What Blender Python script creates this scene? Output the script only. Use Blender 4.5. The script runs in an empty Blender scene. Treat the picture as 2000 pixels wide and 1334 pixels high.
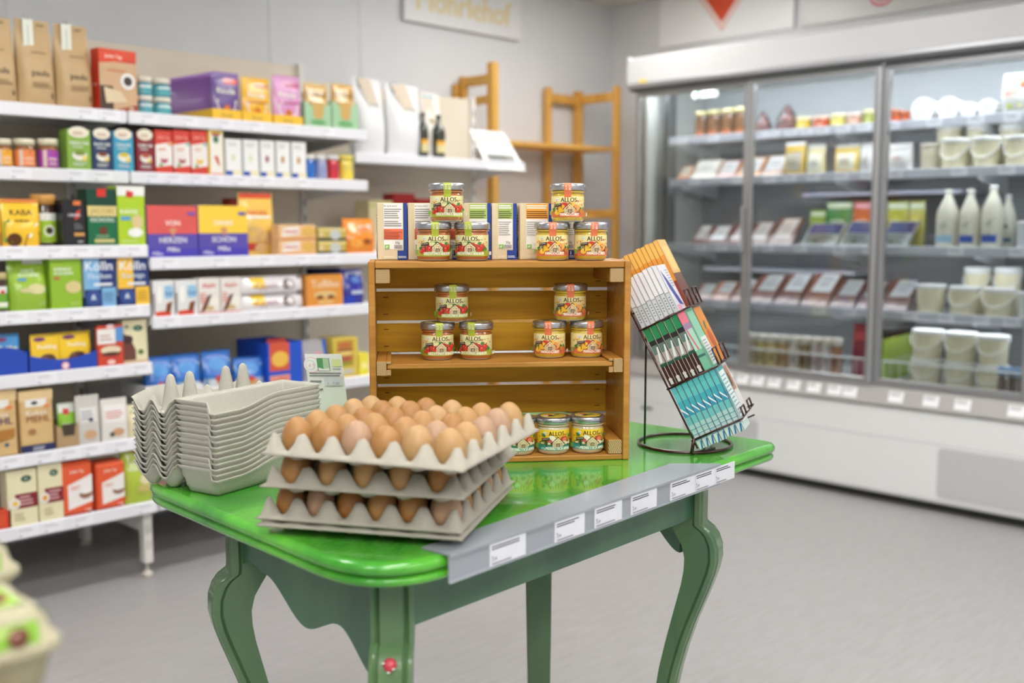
import bpy, math, random
from mathutils import Vector, Matrix

random.seed(7)
SC = bpy.context.scene
COL = SC.collection

# ------------------------------------------------------------------ camera
FPX, PCX, PCY = 2030.0, 1000.0, 667.0
PITCH = math.atan(223.0 / FPX)
YAW = math.radians(45.1)
CAM = Vector((0.0, 0.0, 1.2))
HEAD = Vector((math.cos(YAW), math.sin(YAW), 0))
RIGHT = Vector((math.sin(YAW), -math.cos(YAW), 0))
FWD = HEAD * math.cos(PITCH) - Vector((0, 0, 1)) * math.sin(PITCH)
CUP = HEAD * math.sin(PITCH) + Vector((0, 0, 1)) * math.cos(PITCH)
cd = bpy.data.cameras.new('camera')
cam = bpy.data.objects.new('camera', cd)
COL.objects.link(cam)
cam.matrix_world = Matrix(((RIGHT.x, CUP.x, -FWD.x, CAM.x), (RIGHT.y, CUP.y, -FWD.y, CAM.y),
                           (RIGHT.z, CUP.z, -FWD.z, CAM.z), (0, 0, 0, 1)))
cd.sensor_width = 36.0
cd.lens = FPX / 2000.0 * 36.0
cd.clip_start = 0.05
cd.dof.use_dof = True
cd.dof.focus_distance = 1.90
cd.dof.aperture_fstop = 2.2
SC.camera = cam

# ------------------------------------------------------------------ world, exposure
w = bpy.data.worlds.new('shop_ambient')
SC.world = w
w.use_nodes = True
w.node_tree.nodes['Background'].inputs[0].default_value = (1.0, 0.99, 0.985, 1)
w.node_tree.nodes['Background'].inputs[1].default_value = 1.0
SC.view_settings.view_transform = 'Standard'
SC.view_settings.look = 'None'
SC.view_settings.gamma = 1.0
SC.view_settings.use_curve_mapping = False
SC.view_settings.exposure = 1.05
LAMP_STRENGTH = 9.0        # ceiling diffusers (built below with their fixtures)

# ------------------------------------------------------------------ helpers
def at(px, py, x=None, y=None, z=None):
    """point of the photograph carried onto a real plane of the room"""
    d = FWD * FPX + RIGHT * (px - PCX) - CUP * (py - PCY)
    if x is not None: t = (x - CAM.x) / d.x
    elif y is not None: t = (y - CAM.y) / d.y
    else: t = (z - CAM.z) / d.z
    return CAM + d * t

def lin(c):
    if len(c) == 3 and max(c) > 1.0: c = tuple(v / 255.0 for v in c)
    return tuple((v / 12.92 if v <= 0.04045 else ((v + 0.055) / 1.055) ** 2.4) for v in c) + (1.0,)

WHITE = (238, 238, 240)
MATS = {}
def material(name, rough=0.5, metal=0.0, coat=0.0, spec=0.5, noise=0.04, nscale=60, bump=0.0, bscale=200, trans=0.0, sheen=0.0, sss=0.0, coatr=0.05):
    m = bpy.data.materials.new(name); m.use_nodes = True
    nt = m.node_tree; b = nt.nodes['Principled BSDF']
    a = nt.nodes.new('ShaderNodeAttribute'); a.attribute_name = 'Col'
    tc = nt.nodes.new('ShaderNodeTexCoord')
    n = nt.nodes.new('ShaderNodeTexNoise'); n.inputs['Scale'].default_value = nscale; n.inputs['Detail'].default_value = 3
    mr = nt.nodes.new('ShaderNodeMapRange'); mr.inputs[3].default_value = 1 - noise; mr.inputs[4].default_value = 1 + noise
    mx = nt.nodes.new('ShaderNodeVectorMath'); mx.operation = 'SCALE'
    L = nt.links.new
    L(tc.outputs['Object'], n.inputs['Vector']); L(n.outputs['Fac'], mr.inputs[0])
    L(a.outputs['Color'], mx.inputs[0]); L(mr.outputs[0], mx.inputs['Scale']); L(mx.outputs[0], b.inputs['Base Color'])
    b.inputs['Roughness'].default_value = rough; b.inputs['Metallic'].default_value = metal
    b.inputs['Coat Weight'].default_value = coat; b.inputs['Coat Roughness'].default_value = coatr
    b.inputs['Specular IOR Level'].default_value = spec
    if sss: b.inputs['Subsurface Weight'].default_value = sss; b.inputs['Subsurface Scale'].default_value = 0.004
    if bump:
        n2 = nt.nodes.new('ShaderNodeTexNoise'); n2.inputs['Scale'].default_value = bscale; n2.inputs['Detail'].default_value = 4
        bp = nt.nodes.new('ShaderNodeBump'); bp.inputs['Strength'].default_value = bump; bp.inputs['Distance'].default_value = 0.002
        L(tc.outputs['Object'], n2.inputs['Vector']); L(n2.outputs['Fac'], bp.inputs['Height']); L(bp.outputs[0], b.inputs['Normal'])
    MATS[name] = m
    return m
material('paper', 0.6, noise=0.03)
material('card', 0.45, noise=0.03)
material('gloss', 0.28, noise=0.02)
material('film', 0.24, coat=0.5, noise=0.03, bump=0.35, bscale=45)
material('plastic', 0.35, noise=0.015)
material('painted_metal', 0.38, noise=0.015)
material('brushed_metal', 0.36, metal=0.85, noise=0.03)
material('lid_metal', 0.26, metal=0.9, noise=0.02)
material('wire', 0.25, metal=0.35, coat=0.6, noise=0.05)
material('jar_glass', 0.2, coat=1.0, noise=0.06, nscale=120, coatr=0.03)
material('pulp', 0.92, noise=0.05, nscale=90, bump=0.55, bscale=420, spec=0.2)
material('eggshell', 0.46, noise=0.07, nscale=55, bump=0.05, bscale=900, sss=0.15)
material('rubber', 0.7, noise=0.05)
material('kraft', 0.5, noise=0.08, nscale=25, bump=0.5, bscale=28)

def wood_material(name, c1, c2, rough=0.45, scale=(2, 30, 30), end=False):
    m = bpy.data.materials.new(name); m.use_nodes = True
    nt = m.node_tree; b = nt.nodes['Principled BSDF']; L = nt.links.new
    tc = nt.nodes.new('ShaderNodeTexCoord'); mp = nt.nodes.new('ShaderNodeMapping'); mp.inputs['Scale'].default_value = scale
    n = nt.nodes.new('ShaderNodeTexNoise'); n.inputs['Scale'].default_value = 1.0; n.inputs['Detail'].default_value = 5; n.inputs['Distortion'].default_value = 1.2
    oi = nt.nodes.new('ShaderNodeObjectInfo')
    add = nt.nodes.new('ShaderNodeVectorMath'); add.operation = 'ADD'
    sc_ = nt.nodes.new('ShaderNodeVectorMath'); sc_.operation = 'SCALE'; sc_.inputs[0].default_value = (7, 3, 5)
    cr = nt.nodes.new('ShaderNodeValToRGB')
    cr.color_ramp.elements[0].position = 0.32; cr.color_ramp.elements[0].color = lin(c1)
    cr.color_ramp.elements[1].position = 0.68; cr.color_ramp.elements[1].color = lin(c2)
    L(tc.outputs['Object'], mp.inputs[0]); L(oi.outputs['Random'], sc_.inputs['Scale']); L(mp.outputs[0], add.inputs[0]); L(sc_.outputs[0], add.inputs[1])
    if end:
        wv = nt.nodes.new('ShaderNodeTexWave'); wv.wave_type = 'RINGS'; wv.rings_direction = 'Y'; wv.inputs['Scale'].default_value = 1.0
        wv.inputs['Distortion'].default_value = 1.5; wv.inputs['Detail'].default_value = 2
        L(add.outputs[0], wv.inputs['Vector']); L(wv.outputs['Fac'], cr.inputs[0])
    else:
        L(add.outputs[0], n.inputs['Vector']); L(n.outputs['Fac'], cr.inputs[0])
    L(cr.outputs[0], b.inputs['Base Color']); b.inputs['Roughness'].default_value = rough
    bp = nt.nodes.new('ShaderNodeBump'); bp.inputs['Strength'].default_value = 0.12; bp.inputs['Distance'].default_value = 0.001
    L(cr.outputs[0], bp.inputs['Height']); L(bp.outputs[0], b.inputs['Normal'])
    MATS[name] = m
    return m

class MB:
    """mesh builder with one colour and one material slot per face"""
    def __init__(s, col=WHITE, mat=0):
        s.v = []; s.f = []; s.c = []; s.m = []; s.s = []; s.col = col; s.mat = mat; s.sm = False
    def add(s, pts, faces, col=None, mat=None, smooth=None):
        o = len(s.v); s.v += [tuple(p) for p in pts]
        for f in faces:
            s.f.append([i + o for i in f]); s.c.append(lin(col or s.col)); s.m.append(s.mat if mat is None else mat)
            s.s.append(s.sm if smooth is None else smooth)
        return s
    def box(s, x0, x1, y0, y1, z0, z1, b=0.0, **k):
        if b <= 0:
            p = [(x, y, z) for z in (z0, z1) for y in (y0, y1) for x in (x0, x1)]
            return s.add(p, [(0, 2, 3, 1), (4, 5, 7, 6), (0, 1, 5, 4), (2, 6, 7, 3), (0, 4, 6, 2), (1, 3, 7, 5)], **k)
        b = min(b, (x1 - x0) * .49, (y1 - y0) * .49, (z1 - z0) * .49)
        p = []; idx = {}
        X = (x0, x1); Y = (y0, y1); Z = (z0, z1); S = (1, -1)
        for i in (0, 1):
            for j in (0, 1):
                for l in (0, 1):
                    cx, cy, cz = X[i], Y[j], Z[l]
                    for a in range(3):
                        q = [cx + S[i] * b, cy + S[j] * b, cz + S[l] * b]
                        q[a] = (cx, cy, cz)[a]
                        idx[(i, j, l, a)] = len(p); p.append(q)
        F = []
        for a in range(3):
            o1, o2 = [t for t in range(3) if t != a]
            for sgn in (0, 1):
                q = []
                for (u, v_) in ((0, 0), (1, 0), (1, 1), (0, 1)):
                    c = [0, 0, 0]; c[a] = sgn; c[o1] = u; c[o2] = v_
                    q.append(idx[(*c, a)])
                if (sgn == 0) == (a != 1): q.reverse()
                F.append(q)
        for a in range(3):               # edges parallel to axis a
            o1, o2 = [t for t in range(3) if t != a]
            for u in (0, 1):
                for v_ in (0, 1):
                    q = []
                    for (t, ax) in ((0, o1), (1, o1), (1, o2), (0, o2)):
                        c = [0, 0, 0]; c[a] = t; c[o1] = u; c[o2] = v_
                        q.append(idx[(*c, ax)])
                    F.append(q)
        for i in (0, 1):
            for j in (0, 1):
                for l in (0, 1):
                    F.append([idx[(i, j, l, a)] for a in range(3)])
        s.add(p, F, **k)
        return s
    def prism(s, poly, z0, z1, ax='z', **k):
        n = len(poly)
        def P(a, b_, t):
            return {'z': (a, b_, t), 'y': (a, t, b_), 'x': (t, a, b_)}[ax]
        pts = [P(a, b_, z0) for a, b_ in poly] + [P(a, b_, z1) for a, b_ in poly]
        F = [list(range(n))[::-1], list(range(n, 2 * n))] + [(i, (i + 1) % n, n + (i + 1) % n, n + i) for i in range(n)]
        return s.add(pts, F, **k)
    def lathe(s, prof, n=24, cx=0, cy=0, z=0, cap=True, smooth=True, cols=None, ax='z', **k):
        pts = []
        for r, h in prof:
            for i in range(n):
                t = 2 * math.pi * i / n
                q = (r * math.cos(t), r * math.sin(t), h)
                if ax == 'y': q = (q[0], q[2], q[1])
                pts.append((cx + q[0], cy + q[1], z + q[2]))
        o = len(s.v); s.v += pts
        for j in range(len(prof) - 1):
            for i in range(n):
                s.f.append([o + j * n + i, o + j * n + (i + 1) % n, o + (j + 1) * n + (i + 1) % n, o + (j + 1) * n + i])
                s.c.append(lin((cols[j] if cols else None) or k.get('col') or s.col)); s.m.append(k.get('mat', s.mat)); s.s.append(smooth)
        if cap:
            for j, rev in ((0, True), (len(prof) - 1, False)):
                if prof[j][0] > 1e-5:
                    q = [o + j * n + i for i in range(n)]
                    s.f.append(q[::-1] if rev else q)
                    s.c.append(lin((cols[min(j, len(cols) - 1)] if cols else None) or k.get('col') or s.col)); s.m.append(k.get('mat', s.mat)); s.s.append(False)
        return s
    def tube(s, path, r, n=8, closed=False, smooth=True, **k):
        P = [Vector(p) for p in path]; rings = []; N = len(P)
        ref = None
        for i, p in enumerate(P):
            a = P[(i - 1) % N] if (closed or i > 0) else P[i]
            b = P[(i + 1) % N] if (closed or i < N - 1) else P[i]
            t = (b - a).normalized()
            if ref is None: ref = Vector((0, 0, 1)) if abs(t.z) < 0.9 else Vector((1, 0, 0))
            u = t.cross(ref).normalized(); v_ = u.cross(t).normalized(); ref = v_
            rings.append([p + (u * math.cos(2 * math.pi * j / n) + v_ * math.sin(2 * math.pi * j / n)) * r for j in range(n)])
        pts = [q for R in rings for q in R]; F = []
        M = N if closed else N - 1
        for i in range(M):
            for j in range(n):
                F.append((i * n + j, i * n + (j + 1) % n, ((i + 1) % N) * n + (j + 1) % n, ((i + 1) % N) * n + j))
        s.add(pts, F, smooth=smooth, **k)
        if not closed:
            o = len(s.v) - len(pts)
            for q in ([o + j for j in range(n)], [o + (N - 1) * n + j for j in range(n)]):
                s.f.append(q); s.c.append(lin(k.get('col') or s.col)); s.m.append(k.get('mat', s.mat)); s.s.append(False)
        return s
    def grid(s, fn, nu, nv, colfn=None, smooth=True, **k):
        pts = [fn(i / nu, j / nv) for j in range(nv + 1) for i in range(nu + 1)]
        o = len(s.v); s.v += [tuple(p) for p in pts]
        for j in range(nv):
            for i in range(nu):
                a = j * (nu + 1) + i
                s.f.append([o + a, o + a + 1, o + a + nu + 2, o + a + nu + 1])
                c = colfn((i + .5) / nu, (j + .5) / nv) if colfn else (k.get('col') or s.col)
                s.c.append(lin(c)); s.m.append(k.get('mat', s.mat)); s.s.append(smooth)
        return s
    def mesh(s, name, mats):
        me = bpy.data.meshes.new(name)
        me.from_pydata(s.v, [], s.f); me.update()
        for m in mats: me.materials.append(MATS[m] if isinstance(m, str) else m)
        me.polygons.foreach_set('material_index', s.m)
        me.polygons.foreach_set('use_smooth', s.s)
        a = me.color_attributes.new('Col', 'FLOAT_COLOR', 'CORNER')
        buf = []
        for p, c in zip(me.polygons, s.c): buf += list(c) * p.loop_total
        a.data.foreach_set('color', buf)
        return me
    def build(s, name, mats, parent=None, loc=None, rot=None, fix=True):
        if isinstance(mats, str): mats = [mats]
        me = s.mesh(name, mats)
        if fix: fix_normals(me)
        return link(name, me, parent, loc, rot)

import bmesh
def fix_normals(me):
    bm = bmesh.new(); bm.from_mesh(me)
    bmesh.ops.recalc_face_normals(bm, faces=bm.faces)
    bm.to_mesh(me); bm.free()

def link(name, data, parent=None, loc=None, rot=None):
    o = bpy.data.objects.new(name, data); COL.objects.link(o)
    if parent is not None: o.parent = parent
    if loc is not None: o.location = loc
    if rot is not None: o.rotation_euler = (0, 0, rot) if not isinstance(rot, (tuple, list)) else rot
    return o
def tag(o, label, cat, group=None):
    o['label'] = label; o['category'] = cat
    if group: o['group'] = group
    return o
def thing(name, label, cat, loc=(0, 0, 0), rot=0, group=None):
    return tag(link(name, None, None, loc, rot), label, cat, group)
def struct(o):
    o['kind'] = 'structure'; return o
def copy_tree(o, parent=None):
    c = o.copy(); COL.objects.link(c)
    if parent is not None: c.parent = parent
    for ch in [q for q in o.children]: copy_tree(ch, c)
    return c

# ---- flat print: shapes laid on a surface S(u, v, lift)
_tc = {}
def glyphs(t):
    if t not in _tc:
        c = bpy.data.curves.new('t', 'FONT'); c.body = t; c.resolution_u = 2
        o = bpy.data.objects.new('t', c); m = o.to_mesh()
        V = [(v.co.x, v.co.y) for v in m.vertices]; Fc = [tuple(p.vertices) for p in m.polygons]
        o.to_mesh_clear(); bpy.data.objects.remove(o); bpy.data.curves.remove(c)
        x0 = min(p[0] for p in V); x1 = max(p[0] for p in V)
        _tc[t] = ([(x - x0, y) for x, y in V], Fc, x1 - x0)
    return _tc[t]
class Print:
    def __init__(s, mb, S, eps=0.0002, mat=None, seg=None):
        s.mb = mb; s.S = S; s.e = eps; s.n = 0; s.mat = mat; s.seg = seg
    def _l(s):
        s.n += 1; return s.n * s.e
    def poly(s, pts, col):
        l = s._l(); s.mb.add([s.S(u, v, l) for u, v in pts], [tuple(range(len(pts)))], col=col, mat=s.mat, smooth=False); return s
    def rect(s, u0, v0, u1, v1, col, n=None):
        l = s._l()
        n = n or (max(1, int(abs(u1 - u0) / s.seg) + 1) if s.seg else 1)
        m = n if s.seg and abs(v1 - v0) > s.seg else 1
        m = max(1, int(abs(v1 - v0) / s.seg) + 1) if s.seg else 1
        for i in range(n):
            for j in range(m):
                a = u0 + (u1 - u0) * i / n; b = u0 + (u1 - u0) * (i + 1) / n
                c = v0 + (v1 - v0) * j / m; d = v0 + (v1 - v0) * (j + 1) / m
                s.mb.add([s.S(a, c, l), s.S(b, c, l), s.S(b, d, l), s.S(a, d, l)], [(0, 1, 2, 3)], col=col, mat=s.mat, smooth=False)
        return s
    def disc(s, u, v, r, col, ry=None, n=14, a0=0):
        ry = ry or r
        return s.poly([(u + r * math.cos(2 * math.pi * i / n + a0), v + ry * math.sin(2 * math.pi * i / n + a0)) for i in range(n)], col)
    def leaf(s, u, v, l_, w_, ang, col):
        c, d = math.cos(ang), math.sin(ang)
        P = [(0, 0), (.3, .5), (.65, .4), (1, 0), (.65, -.4), (.3, -.5)]
        return s.poly([(u + c * a * l_ - d * b * w_, v + d * a * l_ + c * b * w_) for a, b in P], col)
    def text(s, t, u, v, h, col, al='c', rot=0, wmax=None, sx=1.0, bold=0):
        V, Fc, w_ = glyphs(t)
        k = h / 0.72; kx = k * sx
        if wmax and w_ * kx > wmax: kx = wmax / w_
        off = {'c': -w_ * kx / 2, 'l': 0, 'r': -w_ * kx}[al]
        c, d = math.cos(rot), math.sin(rot)
        for db in ((0,) if not bold else (-bold, bold)):
            l = s._l()
            pts = []
            for x, y in V:
                a = x * kx + off + db; b = y * k
                pts.append(s.S(u + c * a - d * b, v + d * a + c * b, l))
            s.mb.add(pts, Fc, col=col, mat=s.mat, smooth=False)
        return s
    def lines(s, u0, u1, v0, v1, n, col, th=0.4, ragged=0.3):
        """small print too fine to read, as rows of thin dashes"""
        for i in range(n):
            y = v1 - (v1 - v0) * (i + .5) / n; t = (v1 - v0) / n * th * .5
            e = u0 + (u1 - u0) * (1 - random.random() * ragged)
            s.rect(u0, y - t, e, y + t, col)
        return s

def flat(fx, x0, z0, sx=1, yo=0):
    """print plane on the -y face of a thing in local coordinates"""
    return lambda u, v, l: (u, fx - l, v)
# ------------------------------------------------------------------ dedicated materials
def simple(name, col, rough=0.5, metal=0.0, coat=0.0, emit=0.0, noise=None, bump=0.0, bscale=60, stretch=(1, 1, 1), ncol=None, coatr=0.05):
    m = bpy.data.materials.new(name); m.use_nodes = True; nt = m.node_tree; b = nt.nodes['Principled BSDF']; L = nt.links.new
    b.inputs['Base Color'].default_value = lin(col); b.inputs['Roughness'].default_value = rough; b.inputs['Metallic'].default_value = metal
    b.inputs['Coat Weight'].default_value = coat; b.inputs['Coat Roughness'].default_value = coatr
    if emit:
        b.inputs['Emission Color'].default_value = lin(col); b.inputs['Emission Strength'].default_value = emit
    tc = nt.nodes.new('ShaderNodeTexCoord'); mp = nt.nodes.new('ShaderNodeMapping'); mp.inputs['Scale'].default_value = stretch
    L(tc.outputs['Object'], mp.inputs[0])
    if noise:
        n = nt.nodes.new('ShaderNodeTexNoise'); n.inputs['Scale'].default_value = noise; n.inputs['Detail'].default_value = 6; n.inputs['Distortion'].default_value = 0.4
        cr = nt.nodes.new('ShaderNodeValToRGB'); cr.color_ramp.elements[0].position = 0.3; cr.color_ramp.elements[1].position = 0.7
        cr.color_ramp.elements[0].color = lin(col); cr.color_ramp.elements[1].color = lin(ncol or col)
        L(mp.outputs[0], n.inputs['Vector']); L(n.outputs['Fac'], cr.inputs[0]); L(cr.outputs[0], b.inputs['Base Color'])
    if bump:
        n2 = nt.nodes.new('ShaderNodeTexNoise'); n2.inputs['Scale'].default_value = bscale; n2.inputs['Detail'].default_value = 4
        bp = nt.nodes.new('ShaderNodeBump'); bp.inputs['Strength'].default_value = bump; bp.inputs['Distance'].default_value = 0.003
        L(mp.outputs[0], n2.inputs['Vector']); L(n2.outputs['Fac'], bp.inputs['Height']); L(bp.outputs[0], b.inputs['Normal'])
    MATS[name] = m; return m
simple('floor_vinyl', (166, 163, 162), 0.42, noise=9, ncol=(176, 174, 174), stretch=(1, 7, 1), bump=0.05)
simple('wall_paint', (216, 217, 219), 0.75, noise=3, ncol=(221, 222, 224), bump=0.05, bscale=120)
simple('ceiling_paint', (205, 204, 200), 0.8, noise=4, ncol=(210, 209, 205))
simple('lamp_diffuser', (255, 253, 250), 0.5, emit=LAMP_STRENGTH)
simple('lamp_diffuser_dim', (255, 253, 250), 0.5, emit=LAMP_STRENGTH * .72)
simple('added_shelf_glow', (246, 248, 255), 0.5, emit=8.0)  # glow added under the fridge shelves to lift the dim interior
simple('fridge_lamp', (246, 248, 255), 0.5, emit=11.0)
simple('table_green', (22, 124, 40), 0.26, coat=0.75, noise=3.6, ncol=(106, 204, 58), stretch=(1, 1.6, 1), bump=0.04, bscale=90, coatr=0.06)
simple('table_leg_green', (66, 104, 76), 0.38, coat=0.6, noise=7, ncol=(104, 138, 88), stretch=(1, 1, .5), bump=0.08, bscale=60, coatr=0.12)
simple('table_apron_green', (58, 98, 76), 0.4, coat=0.5, noise=8, ncol=(82, 124, 94), stretch=(1, 1, .4), bump=0.06, bscale=60, coatr=0.15)
simple('beige_panel', (216, 205, 186), 0.6, noise=5, ncol=(220, 210, 192))
wood_material('crate_wood', (168, 112, 38), (196, 142, 66), 0.42, (3, 40, 40))
wood_material('crate_back_wood', (198, 144, 8), (226, 176, 34), 0.62, (3, 40, 40))
wood_material('crate_end_grain', (136, 104, 62), (206, 176, 126), 0.6, (90, 1, 200), end=True)
wood_material('pine', (204, 148, 58), (224, 174, 88), 0.5, (20, 20, 2))

def glassy(name, tint, refl=0.12, body=0.0, bcol=(200, 205, 210), rough=0.02):
    m = bpy.data.materials.new(name); m.use_nodes = True; nt = m.node_tree; L = nt.links.new
    nt.nodes.remove(nt.nodes['Principled BSDF']); out = nt.nodes['Material Output']
    t = nt.nodes.new('ShaderNodeBsdfTransparent'); t.inputs[0].default_value = lin(tint)
    g = nt.nodes.new('ShaderNodeBsdfGlossy'); g.inputs['Roughness'].default_value = rough
    d = nt.nodes.new('ShaderNodeBsdfDiffuse'); d.inputs[0].default_value = lin(bcol)
    fr = nt.nodes.new('ShaderNodeFresnel'); fr.inputs[0].default_value = 1.45
    mul = nt.nodes.new('ShaderNodeMath'); mul.operation = 'MULTIPLY'; mul.inputs[1].default_value = refl
    m1 = nt.nodes.new('ShaderNodeMixShader'); m1.inputs[0].default_value = body
    m2 = nt.nodes.new('ShaderNodeMixShader')
    L(t.outputs[0], m1.inputs[1]); L(d.outputs[0], m1.inputs[2]); L(fr.outputs[0], mul.inputs[0]); L(mul.outputs[0], m2.inputs[0])
    L(m1.outputs[0], m2.inputs[1]); L(g.outputs[0], m2.inputs[2]); L(m2.outputs[0], out.inputs[0])
    MATS[name] = m
glassy('door_glass', (244, 247, 246), 1.0)
glassy('strip_plastic', (205, 214, 220), 1.0, body=0.5, bcol=(216, 224, 232), rough=0.12)
glassy('clear_film', (240, 242, 244), 1.0, body=0.08, bcol=(220, 220, 225), rough=0.15)

# ------------------------------------------------------------------ room shell
YW, XW, ZC = 4.09, 4.92, 2.5
X0R, Y0R = -3.2, -2.6
def slab(name, x0, x1, y0, y1, z0, z1, mat):
    m = MB(); m.box(x0, x1, y0, y1, z0, z1); return struct(m.build(name, mat))
slab('floor', X0R, XW, Y0R, YW, -0.1, 0.0, 'floor_vinyl')
slab('ceiling', X0R, XW, Y0R, YW, ZC, ZC + .08, 'ceiling_paint')
wb = slab('wall_back', X0R, XW + .1, YW, YW + .1, -0.1, ZC + .08, 'wall_paint')
slab('wall_left', X0R - .1, X0R, Y0R - .1, YW + .1, -0.1, ZC + .08, 'wall_paint')
slab('wall_front', X0R, XW + .1, Y0R - .1, Y0R, -0.1, ZC + .08, 'wall_paint')
slab('wall_right', XW, XW + .1, Y0R, YW, -0.1, ZC + .08, 'wall_paint')
for k, px in enumerate((20, 530, 705)):          # thin cover strips over the wall panel joints
    p = at(px, 60, y=YW)
    m = MB((214, 215, 216)); m.box(p.x - .012, p.x + .012, YW - .004, YW, 0, ZC); struct(m.build('trim_%d' % (k + 1), 'painted_metal'))

def ceiling_lamp(x, y, label, dif='lamp_diffuser'):
    t = thing('ceiling_lamp', label, 'lamp', (x, y, ZC), group='ceiling lamps')
    m = MB((230, 230, 228)); m.box(-.64, .64, -.17, .17, -.035, 0, .004); m.build('housing', 'painted_metal', t)
    m = MB(); m.box(-.61, .61, -.14, .14, -.045, -.034, .003); m.build('diffuser', dif, t)
for i, x in enumerate((-1.2, 0.8, 2.9)):
    for j, y in enumerate((-1.1, 0.6, 2.3)):
        if (i, j) == (0, 2): continue
        ceiling_lamp(x, y, 'white ceiling lamp, row %s, %s of the row' % (('nearest the camera', 'in the middle', 'nearest the fridge')[i], ('first', 'second', 'third')[j]))

ceiling_lamp(-0.2, -0.25, 'added unseen ceiling lamp between the rows, for frontal light on the crate')  # extra lamp, unseen, added to brighten the crate interior from the front
ceiling_lamp(3.72, 3.15, 'white ceiling lamp over the corner with the pine rack', 'lamp_diffuser_dim')
# hanging name board on the back wall
a = at(790, 38, y=YW - .03); b = at(1018, 80, y=YW - .03)
zb = (a.z + b.z) / 2
m = MB((226, 226, 226)); m.box(a.x, b.x, YW - .03, YW - .012, zb, ZC - .03, .002)
P = Print(m, lambda u, v, l: (a.x + u, YW - .03 - l, zb + v), .0006)
P.text('Möhrlehof', (b.x - a.x) * .5, .062, .125, (224, 206, 150), wmax=(b.x - a.x) * .80, bold=.004)
tag(m.build('name_board', 'card'), 'white name board with gold lettering high on the back wall', 'sign')
# picture panels above the fridge
zs = at(1288, 94, x=XW - .02).z
for (p0, p1, lab, kind) in ((1288, 1549, 'white wall panel with a red diamond emblem above the fridge', 0), (1562, 2300, 'wide grey-white wall panel with a small crimson emblem above the fridge', 1)):
    ya = at(p0, 60, x=XW - .02).y; yb = at(p1, 60, x=XW - .02).y
    m = MB((240, 240, 240) if kind == 0 else (206, 203, 200)); m.box(XW - .02, XW - .002, yb, ya, zs, ZC - .01, .002)
    P = Print(m, lambda u, v, l: (XW - .02 - l, -u, v), .0006)
    if kind == 0:
        c = at(1410, 44, x=XW - .02); h = .22
        P.poly([(-c.y - h * 1.12, c.z + h), (-c.y, c.z - .03), (-c.y + h * 1.12, c.z + h)], (240, 205, 190)) if False else None
        top = ZC - .012
        def dia(k, col):
            z0 = c.z - .02 + k; hh = top - z0
            P.poly([(-c.y - hh * .8, top), (-c.y, z0), (-c.y + hh * .8, top)], col)
        dia(-.03, (238, 200, 186)); dia(0, (246, 238, 236)); dia(.018, (222, 84, 52))
        P.text('gut', -c.y, top - .03, .035, (250, 240, 236), wmax=.08)
    else:
        c = at(1722, 6, x=XW - .02)
        P.disc(-c.y, c.z + .03, .06, (196, 60, 80), ry=.045); P.disc(-c.y, c.z + .035, .05, (236, 226, 228), ry=.035); P.disc(-c.y, c.z + .03, .035, (176, 40, 66), ry=.02)
    tag(m.build('wall_panel', 'gloss'), lab, 'sign')

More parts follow.
